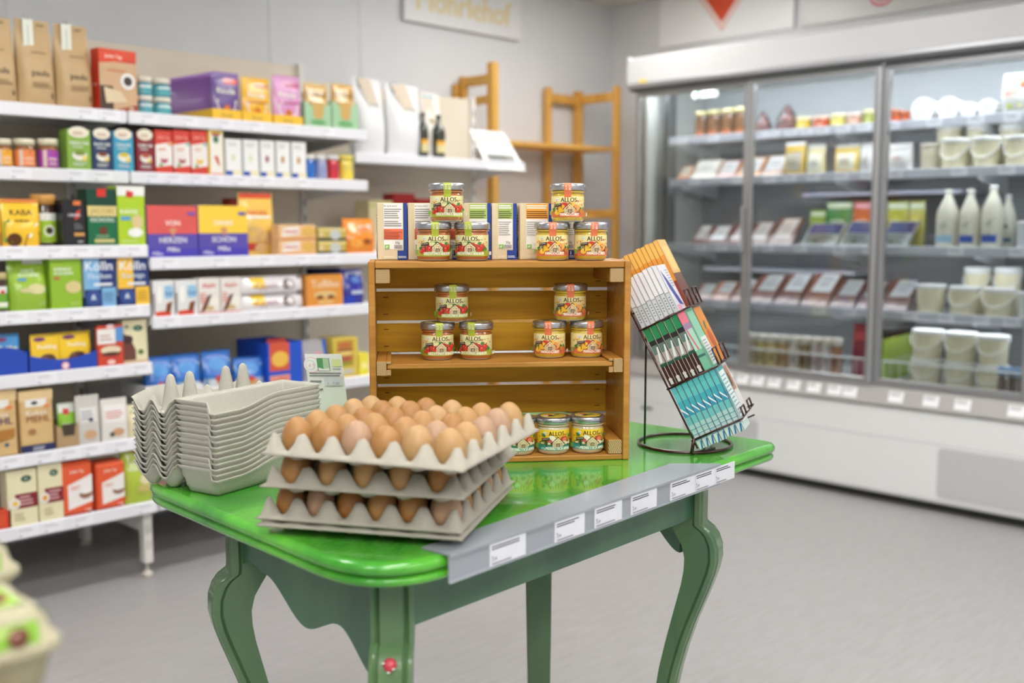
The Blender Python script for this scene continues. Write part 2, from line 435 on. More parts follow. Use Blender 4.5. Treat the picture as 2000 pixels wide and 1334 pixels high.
# ------------------------------------------------------------------ shelving along the back wall
PX = [0.59, 1.59, 2.59, 3.59]
BACKY = 3.87
LITE = (228, 228, 232)
def shelf_bay(label, x0, x1, shelves, panel_top, feet=True):
    t = thing('shelving_unit', label, 'shelf', ((x0 + x1) / 2, BACKY, 0))
    ox, oy = (x0 + x1) / 2, BACKY
    m = MB((214, 203, 184)); m.box(x0 - ox + .002, x1 - ox - .002, 0, .016, .10, panel_top); m.build('back_panel', 'beige_panel', t)
    for s in ((-1, 1) if x0 < 1 else (1,)):
        e = (x1 - x0) / 2 - .022
        m = MB((224, 220, 214)); m.box(s * e - .014, s * e + .014, -.022, .03, .02, panel_top + .01, .003)
        for q in range(24): m.box(s * e - .004, s * e + .004, -.0226, -.0215, .25 + q * .065, .28 + q * .065, col=(70, 68, 64))
        m.build('upright', 'painted_metal', t)
        if feet:
            f = 3.34 - oy
            m = MB((226, 222, 218)); m.box(s * e - .016, s * e + .016, f, f + .04, .05, .235, .004)
            for q in (.10, .155):
                for dx in (-.006, .006): m.box(s * e + dx - .0018, s * e + dx + .0018, f - .0008, f + .001, q, q + .03, col=(170, 166, 160))
            m.prism([(f + .04, .16), (f + .04, .235), (-.022, .235), (-.022, .10), (f + .25, .155)], s * e - .012, s * e + .012, 'x')
            m.build('base_leg', 'painted_metal', t)
            for yy in (f + .02, -.0):
                m = MB((205, 198, 186)); m.lathe([(.0205, 0), (.020, .012), (.013, .02), (.006, .022), (.006, .052)], 16, s * e, yy); m.build('levelling_foot', 'plastic', t)
    out = []
    for (zt, yf, tagp) in shelves:
        w2 = (x1 - x0) / 2 - .003
        m = MB((226, 226, 226)); y0 = yf - oy
        m.box(-w2, w2, y0 + .012, -.004, zt - .028, zt - .003, .002)
        for s in (-1, 1):                                           # bracket cheeks under each end
            m.prism([(y0 + .02, zt - .028), (-.004, zt - .028), (-.004, zt - .075), (y0 + .06, zt - .04)], s * w2 - .004 * (s > 0), s * w2 + .004 * (s < 0), 'x')
        sh = m.build('shelf', 'painted_metal', t)
        hr = .042
        m = MB((232, 232, 238)); m.box(-w2, w2, y0, y0 + .012, zt - hr, zt, .003)
        m.build('price_rail', 'gloss', sh)
        for px in tagp:                                             # paper price tags slipped into the rail
            c = at(px, 0, y=yf).x if px > 3 else px
            q = at(px, 444 + (1.2 - zt) * 560, y=yf)
            c = q.x - ox
            if not (-w2 + .03 < c < w2 - .03): continue
            m = MB((238, 238, 244)); m.box(c - .034, c + .034, y0 - .0012, y0, zt - hr + .004, zt - .005)
            P = Print(m, lambda u, v, l: (u, y0 - .0012 - l, v), .0003)
            P.lines(c - .028, c + .02, zt - .02, zt - .008, 2, (196, 196, 204)); P.rect(c - .028, zt - hr + .008, c - .016, zt - hr + .013, (186, 186, 196))
            m.build('price_tag', 'paper', sh)
        out.append(sh)
    return t
Z = dict(L1=1.588, L2=1.388, L3=1.143, L4=.946, L5=.752, L6=.503, L7=.278, R1=1.588, R2=1.388, R3=1.100, R4=.902, R5=.617, R6=.28, B1=1.507, B2=1.10)
YF = dict(L1=3.42, L2=3.42, R1=3.42, R2=3.42, B1=3.51, B2=3.51)
for k in Z: YF.setdefault(k, 3.30)
T1 = (30, 110, 170, 225)
shelf_bay('white steel shelving bay at the left edge with seven stocked shelves', PX[0], PX[1],
          [(Z['L1'], YF['L1'], (170, 215)), (Z['L2'], YF['L2'], (40, 150, 200)), (Z['L3'], YF['L3'], (30, 110, 160, 210, 265)), (Z['L4'], YF['L4'], (30, 88, 150, 205, 258)),
           (Z['L5'], YF['L5'], (88, 220, 275)), (Z['L6'], YF['L6'], (22, 88, 135, 182, 238, 285)), (Z['L7'], YF['L7'], (50, 100, 160, 285))], 1.885)
shelf_bay('white steel shelving bay in the middle with sweets and biscuits behind the egg cartons', PX[1], PX[2],
          [(Z['R1'], YF['R1'], (290, 370, 440, 500, 570, 640)), (Z['R2'], YF['R2'], (300, 340, 385, 420, 470, 520, 590)), (Z['R3'], YF['R3'], (330, 430, 520, 590, 650)),
           (Z['R4'], YF['R4'], (335, 420, 500, 580, 650)), (Z['R5'], YF['R5'], (340, 450)), (Z['R6'], YF['R6'], ())], 1.885)
shelf_bay('beige-backed shelving bay with one high shelf beside the pine rack', PX[2], PX[3], [(Z['B1'], YF['B1'], ()), (Z['B2'], YF['B2'], ()), (.62, 3.45, ())], 1.83)

# ------------------------------------------------------------------ pine corner rack
def pine_rack():
    xa = at(905, 150, y=4.05).x; xc = at(1130, 180, y=4.05).x; xb = at(1070, 172, y=4.05).x
    yfa = at(962, 135, x=xa).y; yfc = at(1205, 170, x=xc).y
    t = thing('pine_rack', 'pine corner rack of slim ladder posts and open shelves beside the fridge', 'shelf', (xc, 4.07, 0))
    def post(x, y, h, sx=.036, sy=.036):
        m = MB(); m.box(x - sx / 2 - xc, x + sx / 2 - xc, y - sy / 2 - 4.07, y + sy / 2 - 4.07, 0, h, .003); m.build('post', 'pine', t)
    def rail(x0, x1, y0, y1, z, h=.05):
        m = MB(); m.box(min(x0, x1) - xc - .012 * (x0 == x1), max(x0, x1) - xc + .012 * (x0 == x1), min(y0, y1) - 4.07 - .012 * (y0 == y1), max(y0, y1) - 4.07 + .012 * (y0 == y1), z - h, z, .003); m.build('rail', 'pine', t)
    post(xa, 4.05, 1.97); post(xa, yfa, 2.02, .04, .05); post(xc, 4.05, 1.975, .05, .04); post(xc, yfc, 1.98); post(xb, 4.05, 1.975)
    for z in (1.95, 1.3, .7, .2):
        rail(xa, xa, yfa, 4.05, z + .015); rail(xc, xc, yfc, 4.05, z); rail(xb, xc, 4.05, 4.05, z - .005)
    rail(xa, xa, yfa, 4.05, 1.86, .04)
    zt = at(1200, 288, x=xc - .02).z
    for z in (zt, 1.272, .72, .22):
        m = MB(); m.prism([(xa + .02 - xc, yfa - 4.07 + .02), (xc - .02 - xc, yfc - 4.07 - .01), (-.02, -.005), (xa + .02 - xc, -.005)], z - .022, z); m.build('shelf_board', 'pine', t)
    # back laths behind the shelving
    m = MB(); m.box(xa - .05 - xc, xa - .02 - xc, -.01, .012, 0, 1.93); m.build('back_lath', 'pine', t)
pine_rack()
# ------------------------------------------------------------------ refrigerated cabinet
XF = 4.28
FY1, FY0 = 3.415, 0.78
DY = [3.405, 2.727, 2.076, 1.43, 0.79]
fr = thing('refrigerated_cabinet', 'tall white glass-fronted refrigerated cabinet along the right wall', 'refrigerator', (4.58, 2.1, 0))
def FB(name, mat, m, parent=None):
    for i, p in enumerate(m.v): m.v[i] = (p[0] - 4.58, p[1] - 2.1, p[2])
    return m.build(name, mat, parent or fr)
GREYF = (176, 178, 180)
m = MB((222, 224, 222)); m.box(4.90, 4.91, FY0, FY1, .04, 2.0); m.box(4.36, 4.91, FY1 - .03, FY1, .04, 2.0, col=(205, 208, 204)); m.box(4.36, 4.91, FY0, FY0 + .03, .04, 2.0)
m.box(4.30, 4.91, FY0, FY1, 1.93, 2.0); m.box(4.40, 4.90, FY0, FY1, .04, .49)
FB('carcass', 'painted_metal', m)
m = MB((158, 160, 162)); m.box(4.862, 4.898, FY0 + .031, FY1 - .031, .5, 1.6)
for q in range(48): m.box(4.860, 4.862, FY0 + .04, FY1 - .04, .52 + q * .0225, .53 + q * .0225, col=(128, 130, 134))
m.box(4.862, 4.898, FY0 + .031, FY1 - .031, 1.6, 1.92, col=(186, 190, 194)); FB('back_grille', 'painted_metal', m)
m = MB((204, 204, 205)); m.prism([(4.245, 1.905), (4.252, 1.90), (4.34, 1.90), (4.34, 2.05), (4.262, 2.055), (4.245, 2.045)], FY0, FY1 + .01, 'y')
FB('header', 'painted_metal', m)
hm = [o for o in fr.children if o.name.startswith('header')][0]
m = MB((190, 192, 196)); m.box(4.238, 4.246, FY0, FY1 + .012, 1.905, 1.925, .002); FB('header_trim', 'brushed_metal', m, hm)
m = MB((232, 205, 60)); c = at(1255, 159, x=4.243); m.box(4.2435, 4.2455, c.y - .022, c.y + .022, c.z - .013, c.z + .01); FB('yellow_sticker', 'paper', m, hm)
m = MB((236, 236, 236)); m.box(4.252, 4.345, FY1, FY1 + .016, 1.895, 2.06, .004); FB('end_cap', 'plastic', m, hm)
# plinth, kick panel, vent panels
m = MB((60, 60, 58)); m.box(4.34, 4.40, FY0 + .02, FY1 - .02, 0.0, .05); FB('plinth', 'rubber', m)
m = MB((232, 234, 233)); m.prism([(4.285, .045), (4.276, .06), (4.276, .425), (4.30, .435), (4.40, .435), (4.40, .045)], FY0, FY1, 'y'); kick = FB('kick_panel', 'painted_metal', m)
m = MB((200, 202, 204)); m.box(4.2745, 4.2765, FY0, FY1, .295, .298); FB('panel_seam', 'painted_metal', m, kick)
for (ya, yb) in ((3.06, 2.63), (1.765, 1.20)):
    z0, z1 = .075, .285; r = .02; pts = []
    for (cy, cz, a0) in ((ya - r, z1 - r, 0), (yb + r, z1 - r, 90), (yb + r, z0 + r, 180), (ya - r, z0 + r, 270)):
        for q in range(5):
            t = math.radians(a0 + q * 22.5); pts.append((cy + r * math.cos(t), cz + r * math.sin(t)))
    m = MB((198, 199, 200)); m.prism(pts, 4.2725, 4.277, 'x'); FB('vent_panel', 'plastic', m, kick)
m = MB((70, 72, 70)); c = at(1263, 797, x=4.274); m.box(4.272, 4.2765, c.y - .035, c.y + .035, c.z - .007, c.z + .007, .002); FB('badge', 'plastic', m, kick)
# sill with price tags
m = MB((176, 174, 170)); m.prism([(4.262, .44), (4.275, .432), (4.40, .432), (4.40, .50), (4.30, .515), (4.285, .505)], FY0, FY1, 'y'); sill = FB('sill', 'plastic', m)
def slope(u, v, l): return (4.262 + .023 * v - .001 - l, -u, .44 + .065 * v)
for px in (1385, 1420, 1450, 1480, 1512, 1550, 1590, 1630, 1660, 1750, 1818, 1880, 1985):
    c = at(px, 700 + (px - 1385) * .17, x=4.272).y
    m = MB((244, 244, 246)); m.add([slope(-c - .033, .22, 0), slope(-c + .033, .22, 0), slope(-c + .033, .9, 0), slope(-c - .033, .9, 0), slope(-c - .033, .22, -.0008), slope(-c + .033, .22, -.0008), slope(-c + .033, .9, -.0008), slope(-c - .033, .9, -.0008)],
          [(0, 1, 2, 3), (7, 6, 5, 4), (0, 4, 5, 1), (1, 5, 6, 2), (2, 6, 7, 3), (3, 7, 4, 0)])
    P = Print(m, slope, .0003); P.lines(-c - .027, -c + .02, .6, .85, 2, (130, 130, 135))
    FB('price_tag', 'paper', m, sill)
# doors
for i in range(4):
    y1, y0 = DY[i], DY[i + 1]; x0 = 4.276 + (.014 if i % 2 == 0 else 0)
    z0, z1 = .52, 1.888; f = .03
    m = MB(GREYF)
    m.box(x0, x0 + .024, y0, y0 + f, z0, z1, .003); m.box(x0, x0 + .024, y1 - f, y1, z0, z1, .003)
    m.box(x0, x0 + .024, y0 + f, y1 - f, z0, z0 + .028, .003); m.box(x0, x0 + .024, y0 + f, y1 - f, z1 - .03, z1, .003)
    d = FB('sliding_door', 'brushed_metal', m)
    m = MB(); m.box(x0 + .009, x0 + .014, y0 + f - .004, y1 - f + .004, z0 + .02, z1 - .02); FB('glass_pane', 'door_glass', m, d)
    if i in (0, 3):
        ys = y0 + .016
        m = MB((150, 152, 154)); m.box(x0 - .022, x0 - .012, ys - .008, ys + .008, 1.08, 1.30, .004); m.box(x0 - .013, x0 + .002, ys - .006, ys + .006, 1.09, 1.105); m.box(x0 - .013, x0 + .002, ys - .006, ys + .006, 1.275, 1.29)
        FB('door_handle', 'plastic', m, d)
    m = MB((225, 228, 230)); m.box(x0 - .004, x0 + .001, y0 + .001, y0 + .008, z0 + .01, z1 - .01); FB('edge_strip', 'brushed_metal', m, d)
m = MB((70, 72, 74)); m.box(4.25, 4.33, FY0, FY1, 1.888, 1.902); FB('door_track', 'plastic', m)
# interior lamps
for y in (2.95, 2.05, 1.2):
    m = MB(); m.box(4.335, 4.375, y - .40, y + .40, 1.872, 1.896, .004); FB('lamp_tube', 'fridge_lamp', m)
# temperature display
c = at(1375, 184, x=4.42)
m = MB((228, 230, 230)); m.box(4.40, 4.44, c.y - .07, c.y + .055, c.z - .02, c.z + .02, .004); m.box(4.3985, 4.40, c.y + .005, c.y + .03, c.z - .012, c.z + .012, col=(40, 60, 46)); m.box(4.398, 4.3985, c.y + .011, c.y + .024, c.z - .008, c.z + .008, col=(70, 220, 110)); FB('temperature_display', 'plastic', m)
m = MB((80, 82, 84)); m.box(4.43, 4.50, 3.30, 3.33, .5, 1.93); FB('shelf_upright', 'painted_metal', m)
# shelves
SX = 4.44
FZ = {}
for k, (py, dep) in dict(A=(250, .36), B=(340, .40), C=(480, .41), D=(599, .41)).items(): FZ[k] = at(1583, py, x=SX).z
for k, zt in FZ.items():
    m = MB((206, 208, 212)); m.box(SX + .008, 4.85, FY0 + .04, FY1 - .09, zt - .022, zt - .004, .002)
    for y in (3.27, 2.40, 1.75, 1.1): m.prism([(SX + .03, zt - .022), (4.85, zt - .022), (4.85, zt - .10), (SX + .10, zt - .05)], y - .003, y + .003, 'y')
    sh = FB('shelf', 'painted_metal', m)
    m = MB(); m.box(SX + .012, SX + .026, FY0 + .06, FY1 - .12, zt - .029, zt - .0225); FB('added_shelf_glow', 'added_shelf_glow', m, sh)  # added glowing strip, no known fitting, brightens the goods below
    m = MB((198, 200, 212)); m.box(SX - .004, SX + .010, FY0 + .04, FY1 - .09, zt - .036, zt + .004, .002); FB('price_rail', 'gloss', m, sh)
    pxs = dict(A=(1330, 1390, 1480, 1505, 1540, 1570, 1600, 1640, 1680, 1735, 1815, 1895, 1965), B=(1355, 1440, 1500, 1540, 1585, 1640, 1690, 1745, 1868, 1960),
               C=(1370, 1410, 1470, 1500, 1565, 1640, 1700, 1868, 1990), D=(1345, 1410, 1485, 1605, 1665, 1720, 1785, 1855, 1925, 1985))[k]
    for px in pxs:
        c = at(px, 480, x=SX).y
        m = MB((236, 237, 246)); m.box(SX - .0056, SX - .004, c - .034, c + .034, zt - .034, zt - .002); 
        P = Print(m, lambda u, v, l: (SX - .0056 - l, -u, v), .0003); P.lines(-c - .026, -c + .02, zt - .018, zt - .006, 2, (150, 150, 165))
        FB('price_tag', 'paper', m, sh)
# short rear shelf between B and C, basket floor
zt = at(1600, 377, x=4.60).z
m = MB((186, 186, 204)); m.box(4.60, 4.85, 1.85, 2.62, zt - .016, zt, .002); FB('shelf', 'painted_metal', m); FZ['R'] = zt
zt = at(1600, 528, x=4.62).z
m = MB((180, 182, 190)); m.box(4.62, 4.85, 2.35, 3.2, zt - .02, zt, .002); FB('shelf', 'painted_metal', m); FZ['R2'] = zt
FZ['E'] = .512
m = MB((205, 206, 206)); m.box(4.36, 4.86, FY0 + .03, FY1 - .03, .49, .512); deck = FB('bottom_deck', 'painted_metal', m)
m = MB((232, 234, 236)); zb = .615
m.tube([(4.365, FY1 - .05, zb), (4.365, FY0 + .05, zb)], .0045, 6); m.tube([(4.365, FY1 - .05, .52), (4.365, FY0 + .05, .52)], .003, 6)
for q in range(62):
    y = FY0 + .06 + q * .041
    if y < FY1 - .05: m.tube([(4.366, y, .513), (4.366, y, zb)], .0014, 5)
FB('basket_rail', 'painted_metal', m, deck)
# ------------------------------------------------------------------ green table
TZ = 0.76
TC = [Vector((.775, 1.018)), Vector((1.885, 1.100)), Vector((1.815, 1.80)), Vector((.795, 1.775))]
TR = [.15, .05, .12, .14]
def rquad(inset, n=9):
    P = []
    for i in range(4):
        c = TC[i]; a = (TC[i - 1] - c).normalized(); b = (TC[(i + 1) % 4] - c).normalized()
        s = abs(a.x * b.y - a.y * b.x)
        cc = c + (a + b) * (inset / s); r = max(TR[i] - inset, .004)
        p0 = cc + a * r; p1 = cc + b * r
        for q in range(n + 1):
            t = q / n
            P.append(p0 * (1 - t) ** 2 + cc * (2 * t * (1 - t)) + p1 * t ** 2)
    return P
TAB = Vector((1.32, 1.4, 0))
tb = thing('display_table', 'glossy green painted wooden table with curved cabriole legs', 'table', TAB)
def TT(m): 
    for i, p in enumerate(m.v): m.v[i] = (p[0] - TAB.x, p[1] - TAB.y, p[2])
    return m
m = MB((60, 150, 60)); m.sm = True
rings = [(.05, TZ - .036), (.012, TZ - .036), (.005, TZ - .033), (.002, TZ - .027), (.005, TZ - .0225), (.012, TZ - .021), (.012, TZ - .019), (.003, TZ - .0175), (0, TZ - .012), (.001, TZ - .006), (.005, TZ - .0015), (.012, TZ)]
pts = []; N = None
for ins, z in rings:
    R = rquad(ins); N = len(R); pts += [(p.x, p.y, z) for p in R]
F = [(j * N + i, j * N + (i + 1) % N, (j + 1) * N + (i + 1) % N, (j + 1) * N + i) for j in range(len(rings) - 1) for i in range(N)]
m.add(pts, F); m.add([(p.x, p.y, TZ) for p in rquad(.012)], [tuple(range(N))], smooth=False); m.add([(p.x, p.y, TZ - .036) for p in rquad(.05)], [tuple(range(N))[::-1]], smooth=False)
TT(m).build('table_top', 'table_green', tb)
LEG = dict(front=(.889, 1.13), right=(1.664, 1.173), left=(.895, 1.54), back=(1.655, 1.575))
def leg(key, dx, dy):
    cx, cy = LEG[key]; D = Vector((dx, dy, 0)).normalized(); E_ = Vector((-D.y, D.x, 0))
    prof = [(.724, 0, -.058), (.63, 0, -.058), (.622, .001, -.06), (.612, .016, -.056), (.60, .025, -.048), (.58, .032, -.036), (.555, .033, -.03), (.53, .028, -.031), (.50, .018, -.036), (.46, .003, -.046), (.42, -.012, -.056), (.37, -.028, -.068),
            (.32, -.041, -.079), (.26, -.053, -.088), (.20, -.060, -.093), (.13, -.060, -.092), (.08, -.052, -.088), (.045, -.036, -.082), (.02, -.024, -.08), (0, -.026, -.078)]
    pts = []
    for z, o, i_ in prof:
        k = 1.0 if z > .5 else .72 + .28 * (z / .5)
        if z < .05: k *= 1.05
        ring = [(i_, -.027 * k), (i_, .027 * k), (o - .0165, .0275 * k), (o - .014, .025 * k), (o - .010, .031 * k), (o - .001, .030 * k), (o + .001, .025 * k), (o - .004, .0195 * k), (o + .0025, .016 * k), (o + .0025, -.016 * k), (o - .004, -.0195 * k), (o + .001, -.025 * k), (o - .001, -.030 * k), (o - .010, -.031 * k), (o - .014, -.025 * k), (o - .0165, -.0275 * k)]
        for d, e in ring:
            p = Vector((cx, cy, z)) + D * (d + .029) + E_ * e
            pts.append(p)
    n = 16; m = MB((90, 130, 90))
    F = [(j * n + i, j * n + (i + 1) % n, (j + 1) * n + (i + 1) % n, (j + 1) * n + i) for j in range(len(prof) - 1) for i in range(n)]
    F += [tuple(range(n)), tuple(range((len(prof) - 1) * n, len(prof) * n))]
    m.add(pts, F, smooth=True)
    o = TT(m).build('leg', 'table_leg_green', tb)
    md = o.modifiers.new('edges', 'EDGE_SPLIT'); md.split_angle = math.radians(38)
    return D, E_, o
D, E_, ol = leg('front', -1, -1)
leg('right', .35, -1); leg('left', -1, .35); leg('back', 1, 1)
# painted ladybird on the front leg
c = Vector((LEG['front'][0], LEG['front'][1], 0)) + D * (.029 + .0305)
m = MB((206, 66, 80)); zc = .602
def bug(u, v): 
    t = 2 * math.pi * u; r = .0095 * math.sin(v * math.pi / 2); h = .006 * math.cos(v * math.pi / 2)
    return c + D * (h - .0035) + E_ * (r * math.cos(t)) + Vector((0, 0, zc + r * .9 * math.sin(t))) + D * (-(r * math.sin(t)) * .35)
m.grid(bug, 18, 6)
for (u, v) in ((.006, -.003), (-.001, -.0075), (-.0085, .004)):
    q = c + D * (.0035 - v * .35) + E_ * u + Vector((0, 0, zc + v)); m.lathe([(.0026, 0), (.002, .0012), (0, .0016)], 10, q.x, q.y, q.z, col=(240, 236, 232))
TT(m).build('ladybird_ornament', 'gloss', ol)
# aprons
def apron(a, b, prof, th=.022):
    A_ = Vector(LEG[a]); B_ = Vector(LEG[b]); d = (B_ - A_).normalized(); n_ = Vector((d.y, -d.x)); L_ = (B_ - A_).length
    m = MB((60, 105, 85)); n = 48; pts = []
    for i in range(n + 1):
        t = i / n; s = .02 + (L_ - .04) * t
        # interpolate profile smoothly
        for q in range(len(prof) - 1):
            if prof[q][0] <= t <= prof[q + 1][0]:
                k = (t - prof[q][0]) / (prof[q + 1][0] - prof[q][0]); k = k * k * (3 - 2 * k)
                h = prof[q][1] * (1 - k) + prof[q + 1][1] * k; break
        for off in (0.0, -th):
            p = A_ + d * s + n_ * (off + .02)
            pts.append((p.x, p.y, .7235 - h)); pts.append((p.x, p.y, .7235))
    F = []
    for i in range(n):
        o, q = i * 4, i * 4 + 4
        F += [(o, q, q + 1, o + 1), (o + 2, o + 3, q + 3, q + 2), (o, o + 2, q + 2, q), (o + 1, q + 1, q + 3, o + 3)]
    F += [(0, 1, 3, 2), (n * 4, n * 4 + 2, n * 4 + 3, n * 4 + 1)]
    m.add(pts, F); TT(m).build('apron', 'table_apron_green', tb)
apron('left', 'front', [(0, .085), (.08, .075), (.2, .085), (.52, .142), (.76, .112), (1, .168)])
apron('front', 'right', [(0, .088), (1, .088)])
apron('right', 'back', [(0, .17), (.24, .112), (.5, .142), (.76, .112), (1, .17)]); apron('back', 'left', [(0, .088), (1, .088)])

# clear price strip clipped on the table edge
pa = at(897, 1090, z=TZ + .003); pb = at(1434, 910, z=TZ + .003)
e0 = Vector((TC[0].x, TC[0].y, 0)); ed = Vector((TC[1].x - TC[0].x, TC[1].y - TC[0].y, 0)).normalized(); en = Vector((ed.y, -ed.x, 0))
s0 = (Vector((pa.x, pa.y, 0)) - e0).dot(ed); s1 = (Vector((pb.x, pb.y, 0)) - e0).dot(ed)
st = thing('price_strip', 'grey translucent plastic price strip clipped along the table edge', 'price strip', e0 + ed * s0 + Vector((0, 0, TZ)), math.atan2(ed.y, ed.x))
LS = s1 - s0
m = MB(); m.add([(0, .045, .0012), (LS - .06, .062, .0012), (LS, -.006, .0012), (0, -.006, .0012), (0, .045, .003), (LS - .06, .062, .003), (LS, -.006, .003), (0, -.006, .003)],
                [(0, 1, 2, 3), (7, 6, 5, 4), (0, 4, 5, 1), (1, 5, 6, 2), (2, 6, 7, 3), (3, 7, 4, 0)])
m.box(0, LS, -.0085, -.006, -.037, .003); m.box(0, LS, -.0105, -.0085, -.037, -.034); m.box(0, LS, -.0105, -.0085, -.001, .003)
m.build('strip', 'strip_plastic', st)
for (p0, p1) in ((955, 1025), (1082, 1140), (1160, 1213), (1231, 1281), (1308, 1357), (1356, 1396), (1395, 1433)):
    def sx(px):
        d = FWD * FPX + RIGHT * (px - PCX) - CUP * ((1090 + (px - 897) * -.335) - PCY)
        o_ = e0 + en * .008
        t = (o_ - CAM).dot(en) / d.dot(en); q = CAM + d * t
        return (q - e0).dot(ed) - s0
    a_, b_ = sx(p0), sx(p1)
    m = MB((226, 228, 234)); m.box(a_, b_, -.0100, -.0088, -.0335, -.0015)
    P = Print(m, lambda u, v, l: (u, -.0100 - l, v), .00015)
    P.lines(a_ + .004, b_ - .012, -.011, -.004, 2, (70, 72, 84), .5); P.rect(a_ + .004, -.021, a_ + .006, -.019, (90, 90, 100)); P.text('2.%d9' % random.choice((4, 6, 7, 9)), a_ + .004, -.026, .0045, (90, 90, 104), 'l')
    P.lines(a_ + .004, b_ - .02, -.032, -.0285, 1, (150, 150, 160), .6)
    m.build('price_tag', 'paper', st)

# ------------------------------------------------------------------ wooden crate
CANG = math.radians(-38.5); CW, CH, CD = .487, .378, .165
cr_ = Vector((math.cos(CANG), math.sin(CANG), 0)); cn_ = Vector((-cr_.y, cr_.x, 0))
CO = Vector((1.529, 1.219, TZ)) - cr_ * CW
crate = thing('wooden_crate', 'honey-brown wooden crate stood on its side as a display shelf', 'crate', CO, CANG)
def cloc(px, py, dy=0.0):
    """crate-local x, z of a photo point on the plane dy behind the crate front"""
    d = FWD * FPX + RIGHT * (px - PCX) - CUP * (py - PCY)
    o_ = CO + cn_ * dy; t = (o_ - CAM).dot(cn_) / d.dot(cn_); q = CAM + d * t - o_
    return q.dot(cr_), q.z
TH = .012
def cbox(name, mat, x0, x1, y0, y1, z0, z1, b=.0015, parent=None):
    m = MB((190, 135, 70)); m.box(x0, x1, y0, y1, z0, z1, b); return m.build(name, mat, parent or crate)
cbox('side_board', 'crate_wood', 0, TH, 0, CD, 0, CH); cbox('side_board', 'crate_wood', CW - TH, CW, 0, CD, 0, CH)
for (y0, y1) in ((.001, .080), (.085, CD)):
    cbox('top_board', 'crate_wood', TH + .0005, CW - TH - .0005, y0, y1, CH - .0125, CH - .0005)
    cbox('bottom_board', 'crate_wood', TH + .0005, CW - TH - .0005, y0, y1, .0005, .0105)
nb = 6; GAP = .0062; bh = (CH - .002 - 5 * GAP) / nb
for i in range(nb):
    cbox('back_board', 'crate_back_wood', .0, CW, CD + .0005, CD + .0125, .001 + i * (bh + GAP), .001 + i * (bh + GAP) + bh)
zsh = cloc(860, 711)[1]
cbox('middle_shelf', 'crate_wood', TH + .02, CW - TH - .02, .006, CD - .002, zsh - .0095, zsh)
BT = .027
def batten(x0, z0):
    o = cbox('batten', 'crate_wood', x0, x0 + BT, .0045, CD - .001, z0, z0 + BT, .002)
    m = MB(); m.box(x0 + .001, x0 + BT - .001, .0036, .0045, z0 + .001, z0 + BT - .001); m.build('end_grain', 'crate_end_grain', o)
for x0 in (TH + .0006, CW - TH - BT - .0006):
    batten(x0, CH - .0125 - BT - .0006); batten(x0, .0112)
    z0 = zsh - .0095 - .012
    # grooved middle batten: two halves of the rebate
    m = MB((190, 135, 70)); xi = x0 + BT if x0 < .2 else x0
    gx = x0 + BT - .0085 if x0 < .2 else x0 + .0085
    lo, hi = min(x0, gx) if x0 < .2 else gx, gx if x0 < .2 else x0 + BT
    m.box(lo, hi, .0045, CD - .001, z0, z0 + BT, .0015)
    fx0, fx1 = (gx, x0 + BT) if x0 < .2 else (x0, gx)
    m.box(fx0, fx1, .0045, CD - .001, z0, zsh - .0102, .0012); m.box(fx0, fx1, .0045, CD - .001, zsh + .0006, z0 + BT, .0012)
    o = m.build('batten', 'crate_wood', crate)
    m = MB(); m.box(lo + .001, hi - .0005, .0036, .0045, z0 + .001, z0 + BT - .001); m.box(fx0, fx1 - .001, .0036, .0045, z0 + .001, zsh - .0108); m.box(fx0, fx1 - .001, .0036, .0045, zsh + .0012, z0 + BT - .001)
    m.build('end_grain', 'crate_end_grain', o)
for i in range(6):      # staple marks in the back boards
    for x in (.03, CW - .03):
        m = MB((60, 40, 25)); z = .001 + i * (bh + GAP)
        for q in (.012, bh - .012): m.box(x - .005, x + .005, CD - .0003, CD + .0006, z + q, z + q + .0012)
        m.build('staple', 'brushed_metal', crate)

